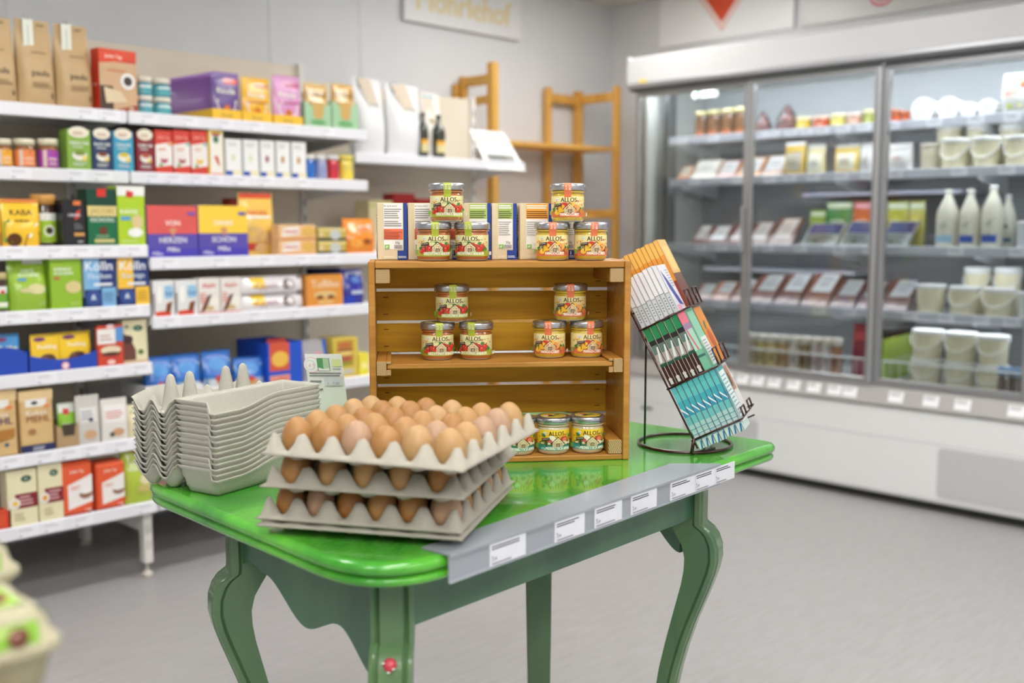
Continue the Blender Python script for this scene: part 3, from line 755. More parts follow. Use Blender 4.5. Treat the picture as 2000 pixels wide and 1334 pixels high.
# ------------------------------------------------------------------ jars of spread
JR, JH = .0292, .0685
def jar_parts(kind):
    cont = dict(tomato=(176, 104, 52), mango=(206, 172, 50), apple=(214, 192, 160))[kind]
    bg = dict(tomato=(234, 228, 168), mango=(242, 228, 160), apple=(247, 208, 52))[kind]
    band = dict(tomato=(186, 196, 66), mango=(234, 128, 86), apple=(78, 168, 160))[kind]
    m = MB(cont); m.lathe([(.020, 0), (.025, .0004), (.0276, .003), (JR - .0002, .007), (JR - .0002, .0458), (.0286, .048), (.0272, .0498), (.0272, .0512), (.0305, .0522), (.0305, .0538), (.0275, .0548), (.0275, .0575)], 40,
                          cols=[(200, 196, 190), (196, 190, 180), cont, cont, cont, cont, cont, cont, tuple(min(255, c + 10) for c in cont), cont, cont])
    body = m.mesh('jar_body', ['jar_glass'])
    m = MB((196, 197, 200)); m.lathe([(.0276, .0556), (.0314, .0556), (.0320, .0566), (.0320, .0640), (.0312, .0662), (.0295, .0675), (.0272, .0679), (.0262, .0672), (0, .0672)], 40, cap=False)
    P = Print(m, lambda u, v, l: (u, v, .0672 + l), .0002, mat=1)
    P.disc(0, 0, .0235, (222, 190, 70) if kind == 'apple' else (206, 204, 120), n=28); P.disc(-.008, .004, .008, (206, 84, 50)); P.disc(-.013, -.004, .006, (230, 220, 200)); P.poly([(-.012, -.008), (-.004, .006), (.004, -.008)], (60, 44, 36)); P.disc(.008, .008, .005, (120, 150, 60)); P.text('ALLOS', .008, -.006, .006, (70, 45, 38))
    lid = m.mesh('lid', ['lid_metal', 'gloss'])
    m = MB(bg)
    S = lambda u, v, l: ((JR + .0001 + l) * math.sin(u / JR), -(JR + .0001 + l) * math.cos(u / JR), v)
    P = Print(m, S, .00007, seg=.004)
    z0, z1 = .0085, .0455; hw = .078
    P.rect(-hw, z0, hw, z1, bg)
    # wavy coloured band at the foot
    prev = None; l = P._l(); n = 40
    for i in range(n):
        u0 = -hw + 2 * hw * i / n; u1 = -hw + 2 * hw * (i + 1) / n
        wv = lambda u: z0 + .0105 + .0014 * math.sin(u * 210 + 1) + .0008 * math.sin(u * 470)
        m.add([S(u0, z0, l), S(u1, z0, l), S(u1, wv(u1), l), S(u0, wv(u0), l)], [(0, 1, 2, 3)], col=band, smooth=False)
    br = (72, 46, 40)
    P.text('ALLOS', .002, .0352, .0080, br, bold=.00025, wmax=.029)
    P.lines(-.009, .013, .0325, .0340, 1, (160, 170, 90) if kind != 'mango' else (222, 150, 90), .8, 0)
    P.disc(-.0195, .0392, .0036, (236, 238, 236), n=6); P.text('BIO', -.0195, .0383, .0020, (90, 100, 110))
    for (du, dz) in ((.018, .0375), (.0235, .0375)): P.disc(du, dz, .0011, (200, 120, 70) if kind == 'mango' else (120, 160, 110)); P.lines(du + .0015, du + .0038, dz - .001, dz + .001, 1, (200, 140, 90) if kind == 'mango' else (140, 160, 110))
    zb = z0 + .0095
    G1, G2 = (88, 128, 60), (62, 110, 66)
    rnd = random.Random(3)
    S1 = P.S; P.S = lambda u, v, l: S1(u * 1.28, zb + (v - zb) * 1.22, l)
    for k in range(9):                                            # meadow stalks and flowers
        u = (-.026 + k * .0032) if k < 4 else (.014 + (k - 4) * .0032)
        h = .010 + rnd.random() * .008
        P.poly([(u - .00025, zb), (u + .00025, zb), (u + .0006, zb + h)], G2)
        P.disc(u + .0006, zb + h, .0012, (240, 180, 60) if k % 2 else (214, 96, 60), n=6)
    for k in range(12):
        P.leaf(-.022 + k * .0042, zb + .001, .007, .004, .5 + rnd.random() * 2.1, G1 if k % 2 else G2)
    if kind == 'tomato':
        for (u, v, r) in ((-.014, .002, .0042), (-.010, .005, .0040), (-.006, .003, .004), (.010, .006, .0036), (.0145, .0025, .0042), (.018, .006, .0036), (.006, .008, .0036), (-.018, -.001, .003)):
            P.disc(u, zb + v, r, (206, 58, 44)); P.disc(u - r * .3, zb + v + r * .3, r * .3, (230, 130, 110), n=7)
        for (u, v, a_) in ((.003, .009, 2.2), (.012, .009, .6), (-.012, .008, 1.0), (.02, .002, .2)): P.leaf(u, zb + v, .006, .0045, a_, (70, 130, 60))
    elif kind == 'mango':
        for (u, v, r, c_) in ((-.014, -.001, .004, (244, 196, 60)), (-.008, .005, .0056, (238, 188, 52)), (-.004, .0085, .005, (206, 62, 48)), (.010, .005, .0056, (236, 140, 74)), (.0125, .006, .004, (240, 170, 90)), (.005, .0105, .0036, (246, 190, 70)), (.0195, .001, .0036, (206, 124, 60))):
            P.disc(u, zb + v, r, c_)
        P.poly([(.001, zb + .008), (.004, zb + .015), (.007, zb + .008)], (246, 184, 70)); P.poly([(-.018, zb - .003), (-.014, zb + .004), (-.011, zb - .002)], (250, 206, 80))
    else:
        for (u, v, r, c_) in ((-.005, .010, .005, (240, 238, 214)), (-.008, .006, .0035, (212, 96, 92)), (.0115, .0075, .0062, (200, 64, 60)), (.0125, .0085, .0035, (222, 130, 90))): P.disc(u, zb + v, r, c_)
        for k in range(14): P.disc(.009 + rnd.random() * .012, zb + .001 + rnd.random() * .005, .0014, (238, 226, 186), n=6)
        for k in range(9): P.disc(-.019 + rnd.random() * .011, zb + rnd.random() * .004, .0015, (226, 214, 170), n=6)
        for (u, v, a_) in ((-.013, .013, 2.4), (.017, .012, .9), (-.012, -.001, 1.6)): P.leaf(u, zb + v, .0075, .0045, a_, (58, 120, 72))
    # half-timbered house and wooden sign
    hx = .0025
    P.poly([(hx - .0065, zb - .0015), (hx + .0065, zb - .0015), (hx + .0065, zb + .0048), (hx, zb + .0118), (hx - .0065, zb + .0048)], (232, 214, 166))
    P.poly([(hx - .0082, zb + .0032), (hx, zb + .0122), (hx, zb + .0136), (hx - .0092, zb + .0034)], br); P.poly([(hx + .0082, zb + .0032), (hx + .0092, zb + .0034), (hx, zb + .0136), (hx, zb + .0122)], br)
    for k in range(3):
        for s_ in (-1, 1): P.rect(min(hx + s_ * .0022, hx + s_ * .0062), zb + k * .0016, max(hx + s_ * .0022, hx + s_ * .0062), zb + k * .0016 + .0003, br)
    P.rect(hx - .0021, zb - .0015, hx + .0021, zb + .0036, br); P.rect(hx - .0013, zb - .0013, hx - .0002, zb + .0028, (190, 170, 130)); P.rect(hx + .0002, zb - .0013, hx + .0013, zb + .0028, (190, 170, 130))
    for (u, v) in ((-.002, .0066), (.002, .0066), (0, .0092), (-.004, .005), (.004, .005)): P.disc(hx + u, zb + v, .0005, br, n=6)
    P.poly([(-.0175, zb + .0065), (-.0073, zb + .0085), (-.0076, zb + .0125), (-.0178, zb + .0108)], br); P.rect(-.0125, zb - .001, -.0117, zb + .0075, br)
    P.text({'tomato': 'MIT HAPPIZIL', 'mango': 'MIT KOPPTIL', 'apple': 'CREMIGE'}[kind], -.0126, zb + .0092, .0016, (236, 226, 206), rot=.17, wmax=.0085)
    P.S = S1
    P.text(dict(tomato='KIRSCHTOMATE BASILIKUM', mango='MANGO-CURRY', apple='MEERRETTICH APFEL')[kind], .0035, z0 + .0024, .0054, (248, 244, 222), bold=.0002, wmax=dict(tomato=.042, mango=.030, apple=.038)[kind], sx=.7)
    if kind == 'apple': P.text('175g', -.0195, z0 + .003, .003, (230, 244, 240))
    P.rect(-.0345, z0 + .004, -.0285, z0 + .0115, (120, 172, 60)); P.rect(.036, z0 + .002, .045, z0 + .008, (240, 240, 240))
    lab = m.mesh('label', ['gloss'])
    seal = None
    if kind != 'apple':
        sc_ = dict(tomato=(176, 188, 58), mango=(232, 122, 78))[kind]
        m = MB(sc_); w2 = .0066; q = []
        prof = [(.0240, .0683), (.0298, .0681), (.0316, .0668), (.0324, .0645), (.0324, .0562), (.0310, .0535), (.0305, .05), (.0297, .047), (.0297, .0435)]
        for r, z in prof:
            for u in (-w2, -w2 / 3, w2 / 3, w2): q.append((r * math.sin(u / .031) , -r * math.cos(u / .031), z))
        m.add(q, [(j * 4 + i, j * 4 + i + 1, j * 4 + i + 5, j * 4 + i + 4) for j in range(len(prof) - 1) for i in range(3)], smooth=True)
        P = Print(m, lambda u, v, l: ((.0326 + l) * math.sin(u / .031), -(.0326 + l) * math.cos(u / .031), v), .0001)
        P.text('AUFS', -.0006, .0560, .0040, (246, 244, 226), 'l', rot=math.pi / 2, wmax=.0088); P.text('BROT', .0052, .0560, .0040, (246, 244, 226), 'l', rot=math.pi / 2, wmax=.0088)
        seal = m.mesh('seal_strip', ['gloss'])
    else:
        m = MB((60, 62, 90)); P = Print(m, lambda u, v, l: ((.0321 + l) * math.sin(u / .032), -(.0321 + l) * math.cos(u / .032), v), .0001)
        P.text('L2.07.20 L04 MHD 02.22', .009, .0585, .0030, (54, 60, 96), wmax=.03); seal = m.mesh('date_print', ['gloss'])
    return [('jar_body', body), ('lid', lid), ('label', lab), ('seal_strip' if kind != 'apple' else 'date_print', seal)]
JP = {k: jar_parts(k) for k in ('tomato', 'mango', 'apple')}
VIEW = math.atan2(HEAD.y, HEAD.x)
def jar(kind, px, py, z, turn, label, group, pos=None, dy=None):
    if pos is None and dy is not None:
        pos = CO + cr_ * cloc(px, py, dy)[0] + cn_ * dy; pos.z = z
    if pos is None:
        q = at(px, py, z=z); pos = q + (Vector((q.x, q.y, 0)) - Vector((CAM.x, CAM.y, 0))).normalized() * .0255
        pos.z = z
    ang = math.atan2(pos.y - CAM.y, pos.x - CAM.x) - math.pi / 2 + turn
    t = thing('spread_jar', label, 'jar', pos, ang, group)
    t.scale = (1.05, 1.05, 1.05)
    for n, me in JP[kind]: link(n, me, t)
    return pos
KN = dict(tomato='lime-banded tomato spread jar', mango='coral-banded mango curry jar', apple='yellow and teal horseradish jar')
CZ = TZ + CH + .0001
for (kind, side, xs, tops, grp) in (('tomato', 'left', ((847, 510, .10), (922, 509, -.22)), (873, .05), 'jars on top of the crate'), ('mango', 'right', ((1078, 506, .05), (1153, 506, .22)), (1108, .0), 'jars on top of the crate')):
    ps = []
    for i, (px, py, tr) in enumerate(xs):
        ps.append(jar(kind, px, py, CZ, tr, '%s, %s of the bottom pair on top of the crate' % (KN[kind], ('left', 'right')[i]), grp, dy=.042))
    mid = (ps[0] + ps[1]) / 2; mid.z = CZ + .0683 * 1.05
    k = (tops[0] - (xs[0][0] + xs[1][0]) / 2) / 1040.0; mid += RIGHT * k
    jar(kind, 0, 0, 0, tops[1], '%s, uppermost of the pyramid on top of the crate' % KN[kind], grp, pos=mid)
SZ = TZ + zsh + .0001
for (kind, xs, tops) in (('tomato', ((855, 704, .10), (930, 703, -.28)), (883, .06)), ('mango', ((1073, 700, -.08), (1145, 699, .25)), (1113, .02))):
    ps = []
    for i, (px, py, tr) in enumerate(xs):
        ps.append(jar(kind, px, py, SZ, tr, '%s, %s of the bottom pair on the middle shelf of the crate' % (KN[kind], ('left', 'right')[i]), 'jars on the middle shelf of the crate'))
    mid = (ps[0] + ps[1]) / 2; mid.z = SZ + .0683 * 1.05
    mid += RIGHT * ((tops[0] - (xs[0][0] + xs[1][0]) / 2) / 1040.0)
    jar(kind, 0, 0, 0, tops[1], '%s, on top of the pair on the middle shelf of the crate' % KN[kind], 'jars on the middle shelf of the crate', pos=mid)
BZ = TZ + .0106
for i, (px, py) in enumerate(((941, 892), (1012, 890), (1080, 888), (1147, 886))):
    jar('apple', px, py, BZ, .16 if i else .1, '%s, %s on the crate floor' % (KN['apple'], ('half hidden behind the eggs', 'second from the right of the row of four' if False else 'left of the three fully seen', 'middle of the three fully seen', 'rightmost, by the batten')[i]), 'jars on the crate floor')

# ------------------------------------------------------------------ spice boxes on the crate
def spice_box(px0, px1, pyb, kind, label, dy, h=.108, turn=0.0):
    x0, z = cloc(px0, pyb, dy); x1, _ = cloc(px1, pyb, dy)
    w_ = (x1 - x0) * .97; d_ = .04
    m = MB((224, 208, 172)); m.box(-w_ / 2, w_ / 2, 0, d_, 0, h, .001)
    P = Print(m, lambda u, v, l: (u, -l, v), .0001)
    head = dict(red=None, green=(172, 196, 106), orange=(242, 172, 72))[kind]
    e = w_ / 2
    P.rect(e - .0075, .0, e, h, (30, 66, 150)); P.rect(e - .019, 0, e, .018, (30, 66, 150))
    P.rect(-e + .012, .020, e - .0085, h - .001, (244, 243, 238))
    a_, b_ = -e + .013, e - .0095
    if kind == 'red':
        P.text('Bio Paprika edelsüß', a_, h - .007, .0028, (60, 52, 50), 'l', wmax=.024); P.lines(a_, b_, h - .03, h - .010, 5, (150, 148, 145), .45)
        P.lines(a_, b_, h - .045, h - .033, 3, (150, 148, 145), .45); P.lines(a_, b_ - .01, h - .056, h - .048, 2, (130, 128, 125), .4)
        P.rect(-e + .012, .039, e - .0085, .059, (236, 116, 76)); P.text('Passt zu:', a_, .055, .0024, (70, 36, 26), 'l'); P.lines(a_, b_, .040, .054, 5, (150, 66, 44), .4)
        P.text('50g', e - .019, .031, .0045, (60, 60, 60))
    else:
        P.rect(-e + .012, h - .030, e - .0085, h - .001, head); P.lines(a_, b_, h - .011, h - .003, 2, (250, 250, 240), .55, .1); P.lines(a_, b_, h - .029, h - .014, 4, (96, 110, 50) if kind == 'green' else (120, 70, 20), .45, .15)
        P.lines(a_, b_, h - .062, h - .034, 7, (168, 166, 162), .35); P.text('25g', e - .017, .031, .0045, (60, 60, 60))
    P.rect(-e + .0135, .0215, -e + .0225, .0290, (130, 192, 86)); P.leaf(-e + .0145, .0235, .007, .004, .5, (214, 234, 190))
    for k in range(12): P.rect(e - .025 + k * .00125, .0215, e - .025 + k * .00125 + (.0004, .0008)[k % 2], .0285, (70, 70, 70))
    P.lines(-e + .012, e - .021, .003, .008, 2, (240, 232, 210), .5); P.lines(e - .018, e - .002, .003, .008, 2, (214, 222, 240), .5)
    # left side panel: drawing and verse
    Q = Print(m, lambda u, v, l: (-w_ / 2 - l, -u, v), .0001)
    Q.lines(-.034, -.01, h - .06, h - .02, 7, (96, 92, 84), .35, .5)
    if kind == 'orange': Q.text('Pfeffer', -.022, h - .072, .008, (50, 56, 90), wmax=.03)
    Q.poly([(-.03, .004), (-.012, .004), (-.012, .018), (-.017, .026), (-.02, .042), (-.024, .026), (-.03, .02)], (74, 68, 62)); Q.disc(-.02, .018, .004, (180, 166, 140))
    pos = CO + cr_ * ((x0 + x1) / 2) + cn_ * dy; pos.z = TZ + CH + .0001
    return tag(m.build('spice_box', 'card', None, pos, CANG + turn), label, 'box', 'spice boxes on the crate')
spice_box(737, 797, 507, 'red', 'paprika spice box with orange panel, leftmost on the crate', .098, turn=.06)
spice_box(797, 856, 507, 'red', 'second paprika spice box, partly behind the left tomato spread jars', .098, turn=.05)
spice_box(904, 960, 504, 'green', 'spice box with green panel, left of the two, behind the tomato spread jar', .10)
spice_box(960, 1010, 504, 'green', 'spice box with green panel, right of the two in the middle of the crate', .10)
spice_box(1014, 1080, 503, 'orange', 'spice box with orange panel and dark drawing on its side', .10, turn=.12)
spice_box(858, 903, 505, 'red', 'paprika spice box hidden between the pairs of tomato spread jars', .11)
spice_box(1082, 1130, 503, 'orange', 'spice box hidden behind the mango curry spread jars', .105)

# ------------------------------------------------------------------ eggs and trays
PXC, PYC = .0475, .0545
def tray_mesh():
    n = 8; nx, ny = 6 * n, 5 * n
    m = MB((176, 171, 157))
    def z_at(u, v):
        s = (2 - math.cos(2 * math.pi * u) - math.cos(2 * math.pi * v)) / 4
        z = .047 * s ** 1.55
        return min(z, .043) + .0
    xs = [(-3 + i / n) for i in range(nx + 1)]; ys = [(-2.5 + j / n) for j in range(ny + 1)]
    V = {}; pts = []
    def put(i, j, p): V[(i, j)] = len(pts); pts.append(p)
    for j in range(-2, ny + 3):
        for i in range(-2, nx + 3):
            ci, cj = min(max(i, 0), nx), min(max(j, 0), ny)
            x, y = xs[ci] * PXC, ys[cj] * PYC
            z = z_at(xs[ci] + 3.5 - .0 - .5 + .5, ys[cj] + 3.0) if False else z_at(xs[ci] - .5, ys[cj])
            ox = max(-i, i - nx, 0); oy = max(-j, j - ny, 0); o = max(ox, oy)
            sx = -1 if i < 0 else 1; sy = -1 if j < 0 else 1
            if ox: x += sx * (.006, .0115)[ox - 1]
            if oy: y += sy * (.0095, .0150)[oy - 1]
            if o == 1: z = .016
            if o == 2: z = .0135
            if o == 0 and (i in (0, nx) or j in (0, ny)): z = max(z * .96, .017)
            put(i, j, (x, y, z))
    F = [(V[(i, j)], V[(i + 1, j)], V[(i + 1, j + 1)], V[(i, j + 1)]) for j in range(-2, ny + 2) for i in range(-2, nx + 2)]
    m.add(pts, F, smooth=True)
    return m.mesh('egg_tray', ['pulp'])
TM = tray_mesh()
def tray(label, loc, ang):
    o = tag(link('egg_tray', TM, None, loc, ang), label, 'egg tray', 'stacked egg trays')
    md = o.modifiers.new('board', 'SOLIDIFY'); md.thickness = .0022; md.offset = -1
    return o
EGGC = [(176, 131, 79), (166, 117, 63), (182, 142, 91), (172, 124, 71), (184, 146, 98), (177, 142, 113), (161, 107, 53), (180, 136, 82)]
EM = []
for c in EGGC:
    m = MB(c); prof = []
    for k in range(15):
        t = math.pi * k / 14; z = .0288 * (1 - math.cos(t)); r = .0222 * math.sin(t) * (1 + .10 * math.cos(t)) 
        prof.append((max(r, 0.00002), z))
    m.lathe(prof, 24, cap=False); EM.append(m.mesh('egg', ['eggshell']))
rg = random.Random(11)
ROW = ('front', 'second', 'third', 'fourth', 'back')
NTH = ('first', 'second', 'third', 'fourth', 'fifth', 'sixth')
def egg(T, x, y, ci, label, grp, lift=.0032):
    p = T @ Vector((x, y, lift))
    o = tag(link('egg', EM[ci], None, p, (rg.uniform(-.05, .05), rg.uniform(-.05, .05), rg.uniform(0, 6))), label, 'egg', grp)
    k = rg.uniform(.96, 1.03); o.scale = (k, k, k * rg.uniform(.97, 1.02))
def tray_frame(fl, fr_, z):
    mid = (fl + fr_) / 2; d = (fr_ - fl); d.z = 0; d.normalize(); n_ = Vector((-d.y, d.x, 0))
    c = mid + n_ * .150; c.z = z; return c, math.atan2(d.y, d.x)
zt0 = TZ + .0024
fr1 = tray_frame(at(500, 1012, z=.785), at(900, 1042, z=.785), zt0 + .010)
fr2 = tray_frame(at(501, 945, z=.838), at(916, 972, z=.838), zt0 + .0605)
fr3 = tray_frame(at(503, 885, z=.886), at(910, 922, z=.886), zt0 + .1105)
c0, a0 = fr1
tray('grey pulp egg tray, lowest of the stack, resting on the table', Vector((c0.x, c0.y, zt0)), a0 + .01)
tray('grey pulp egg tray nested into the lowest one', c0, a0)
c2, a2 = fr2; tray('grey pulp egg tray in the middle of the stack', c2, a2 + math.pi / 2)
c3, a3 = fr3; tray('grey pulp egg tray on top of the stack, full of brown eggs', c3, a3)
T3 = Matrix.Translation(c3) @ Matrix.Rotation(a3, 4, 'Z')
SPEC = {(2, 0): 5, (5, 3): 5, (5, 2): 5, (4, 1): 5}
for j in range(5):
    for i in range(6):
        egg(T3, (i - 2.5) * PXC, (j - 2) * PYC, SPEC.get((i, j), rg.choice((0, 1, 2, 3, 4, 7))), 'brown egg in the top tray, %s row, %s from the left' % (ROW[j], NTH[i]), 'eggs in the top tray')
T2 = Matrix.Translation(c2) @ Matrix.Rotation(a2, 4, 'Z')
for (i, j) in [(i, 0) for i in range(5)] + [(4, j) for j in range(1, 6)] + [(0, j) for j in range(1, 6)]:
    egg(T2, (i - 2) * PYC, (j - 2.5) * PXC, rg.choice((1, 3, 6, 2)), 'brown egg in the middle tray, %s' % ('front row, %s from the left' % NTH[i] if j == 0 else '%s edge, %s from the front' % ('right' if i == 4 else 'left', NTH[j])), 'eggs in the middle tray')
T1 = Matrix.Translation(c0) @ Matrix.Rotation(a0, 4, 'Z')
for (i, j) in [(i, 0) for i in range(6)] + [(5, j) for j in range(1, 5)] + [(0, j) for j in range(1, 5)]:
    egg(T1, (i - 2.5) * PXC, (j - 2) * PYC, rg.choice((5, 6, 1, 3)), 'brown egg in the lower tray, %s' % ('front row, %s from the left' % NTH[i] if j == 0 else '%s edge, %s from the front' % ('right' if i == 5 else 'left', NTH[j])), 'eggs in the lower tray')

# ------------------------------------------------------------------ stack of open egg cartons
def carton_mesh():
    L_, WB, WL = .252, .100, .092
    nx = 72; m = MB((186, 184, 172)); pts = []; V = {}
    ys = [-.0 + WL * j / 24 for j in range(25)] + [WL + .008 + WB * j / 32 for j in range(33)]
    sm = lambda t: (lambda q: q * q * (3 - 2 * q))(min(max(t, 0), 1))
    for j, y in enumerate(ys):
        for i in range(nx + 1):
            x = L_ * i / nx
            if j <= 24:                                          # lid half, open side up
                e = min(x, L_ - x, y, (WL - y)); z = .046 * (1 - sm(e / .017)) ** 1.3
                if y < .014: z = min(z, z * (.62 + .38 * sm((x - .05) / .10)))
                z = max(z, 0)
            else:
                v = (y - WL - .008) / (WB / 2); u = x / (L_ / 6)
                s = (2 + math.cos(2 * math.pi * u) + math.cos(2 * math.pi * v)) / 4
                z = .040 * s ** 1.25
                for k in (1, 2, 4, 5):
                    d = math.hypot((u - k) * .042, (v - 1) * .05); z += .038 * min(1, max(0, 1 - d / .017) * 1.7)
                if j == len(ys) - 1: z = max(z, .040 + .012 * math.sin(u * 1.05))
                elif i in (0, nx): z = max(z, .020)
            V[(i, j)] = len(pts); pts.append((x, y, z))
    ny = len(ys)
    # outer rim
    F = [(V[(i, j)], V[(i + 1, j)], V[(i + 1, j + 1)], V[(i, j + 1)]) for j in range(ny - 1) for i in range(nx)]
    m.add(pts, F, smooth=True)
    return m.mesh('egg_carton', ['pulp'])
CM = carton_mesh()
qn = at(432, 976, z=TZ); cang = math.radians(14)
for k in range(13):
    o = tag(link('egg_carton', CM, None, (qn.x - .004 + rg.uniform(-.0015, .0015), qn.y + .004 + rg.uniform(-.0015, .0015), TZ + .0024 + k * .0092), cang + rg.uniform(-.012, .012)),
            'open grey pulp egg carton, %s' % ('lowest of the nested stack on the table' if k == 0 else 'topmost of the nested stack on the table' if k == 12 else '%s from the bottom of the nested stack' % ('second third fourth fifth sixth seventh eighth ninth tenth eleventh twelfth'.split()[k - 1])), 'egg carton', 'nested egg cartons')
    md = o.modifiers.new('board', 'SOLIDIFY'); md.thickness = .0019; md.offset = -1

# price card behind the eggs
q = at(652, 868, z=TZ)
zt_ = None
def card_h(py, px=630):
    d = FWD * FPX + RIGHT * (px - PCX) - CUP * (py - PCY); t = (q - CAM).dot(HEAD) / d.dot(HEAD); return (CAM + d * t).z - TZ
H_ = card_h(692); Wc = .075
m = MB((236, 240, 236)); lean = -.10
S = lambda u, v, l: (u + lean * v, -l, v)
def sheet(y0, y1):
    m.add([S(-Wc / 2, 0, -y0), S(Wc / 2, 0, -y0), S(Wc / 2, H_, -y0), S(-Wc / 2, H_, -y0), S(-Wc / 2, 0, -y1), S(Wc / 2, 0, -y1), S(Wc / 2, H_, -y1), S(-Wc / 2, H_, -y1)], [(0, 1, 2, 3), (7, 6, 5, 4), (0, 4, 5, 1), (1, 5, 6, 2), (2, 6, 7, 3), (3, 7, 4, 0)])
sheet(0, .0015)
P = Print(m, S, .0002)
for r_, c_ in ((.016, (240, 190, 195)), (.0148, (240, 242, 240)), (.010, (190, 200, 196)), (.0092, (240, 242, 240))): P.disc(-Wc / 2 + .006 + r_ * .35, H_ - .022, r_, c_, n=20)
P.text('A T', -Wc / 2 + .012, H_ - .026, .006, (226, 120, 130))
P.rect(-.014, H_ - .034, .011, H_ - .008, (40, 90, 60)); P.rect(-.0132, H_ - .0335, -.002, H_ - .0085, (92, 160, 100)); P.rect(-.002, H_ - .0335, .0102, H_ - .0085, (176, 208, 176)); P.poly([(-.0125, H_ - .0335), (.0102, H_ - .0335), (.0102, H_ - .028), (-.002, H_ - .030), (-.0125, H_ - .027)], (236, 240, 236))
P.rect(.0165, H_ - .025, .035, H_ - .010, (226, 238, 170)); P.lines(.017, .036, H_ - .032, H_ - .028, 1, (150, 154, 160)); P.lines(-.032, .034, H_ - .046, H_ - .036, 2, (110, 112, 120), .4, .1)
P.lines(-.032, -.008, H_ - .058, H_ - .052, 1, (130, 132, 140), .5); P.rect(-.003, H_ - .064, .034, H_ - .047, (214, 220, 226)); P.text('7.00', .02, H_ - .062, .006, (130, 134, 150)); P.text('1', .004, H_ - .062, .006, (130, 134, 150)); P.lines(-.032, .0, H_ - .075, H_ - .068, 1, (120, 122, 130), .5)
m.box(-Wc / 2 - .004, Wc / 2 + .004, -.004, .012, 0, .006)
tag(m.build('price_card', 'paper', None, Vector((q.x, q.y, TZ + .0003)), VIEW - math.pi / 2 - .02), 'white price card with green picture standing behind the eggs', 'price card')

# ------------------------------------------------------------------ wire rack with chocolate bars
RP = Vector((1.65, 1.155, TZ)); RF = Vector((.424, -.906, 0)).normalized(); RW = Vector((-RF.y, RF.x, 0))
th = math.radians(27.5); NA, NB = math.cos(th), math.sin(th)
def rp(a, b, w_=0.0): return RP + RF * a + RW * w_ + Vector((0, 0, b))
def rl(base, n_, l_, w_): return rp(base[0] + n_ * NA - l_ * NB, base[1] + n_ * NB + l_ * NA, w_)
rk = thing('wire_rack', 'dark red wire countertop rack with ring base holding chocolate bars', 'rack', Vector((1.72, 1.227, TZ)))
def RK(m): 
    for i, p in enumerate(m.v): m.v[i] = (p[0] - 1.72, p[1] - 1.227, p[2] - TZ)
    return m
WC = (62, 22, 24)
m = MB(WC); m.tube([(1.72 + .094 * math.cos(t * math.pi / 18), 1.227 + .094 * math.sin(t * math.pi / 18), TZ + .0034) for t in range(36)], .0032, 8, True); RK(m).build('ring_base', 'wire', rk)
rodp = at(1259, 866, z=TZ + .004)
topj = rp(-.128, .335, .09)
m = MB((34, 20, 20)); m.tube([(rodp.x, rodp.y, TZ + .003), (rodp.x, rodp.y, TZ + .24), topj], .0022, 8); RK(m).build('support_rod', 'wire', rk)
tiers = [(.010, .016), (-.047, .128), (-.104, .240)]
COLW = ((.0, .079), (.088, .167))
for ci, (w0, w1) in enumerate(COLW):
    for (w_) in (w0 - .003, w1 + .003):
        m = MB(WC); b0 = (.010, .016) ; m.tube([rl(b0, -.003, 0, w_), rl(b0, -.003, .30, w_)], .002, 8); RK(m).build('side_wire', 'wire', rk)
    for ti, b0 in enumerate(tiers):
        bb = (b0[0] - .004, b0[1] + .0)
        dep = .104
        m = MB(WC)
        pth = [rl(bb, -.004, .016 if ti == 0 else .0, w0 - .003), rl(bb, dep, .016 if ti == 0 else .0, w0 - .003), rl(bb, dep, .016 if ti == 0 else 0, w1 + .003), rl(bb, -.004, .016 if ti == 0 else 0, w1 + .003)]
        m.tube(pth, .0019, 8)
        m.tube([rl(bb, dep, .016 if ti == 0 else 0, w0 + .02), rl(bb, dep + .002, .034, w0 + .02), rl(bb, dep + .002, .034, w1 - .02), rl(bb, dep, .016 if ti == 0 else 0, w1 - .02)], .0019, 8)
        if ti > 0 or ci: m.tube([rl(bb, -.004, .0, w0 + .04), rl(bb, dep, .0, w0 + .04)], .0019, 6)
        RK(m).build('pocket_wire', 'wire', rk)
m = MB(WC); m.tube([rp(-.004, .0035, -.003), rp(.0, .034, -.003)], .0035, 8); m.tube([rp(.012, .0035, .05), rl(tiers[0], -.01, .03, .05)], .003, 8); m.tube([rp(-.004, .0035, -.003), rp(.03, .0035, .06)], .003, 6); RK(m).build('foot_bracket', 'wire', rk)
m = MB(WC); m.tube([rl((.004, .014), -.006, .29, -.003), rl((.004, .014), -.006, .29, .17)], .002, 8); RK(m).build('cross_wire', 'wire', rk)
BAR_ROT = Matrix((( RW.x, -RF.x * NA, -RF.x * NB), (RW.y, -RF.y * NA, -RF.y * NB), (0, -NB, NA)))   # local x: width, -y: front, z: length
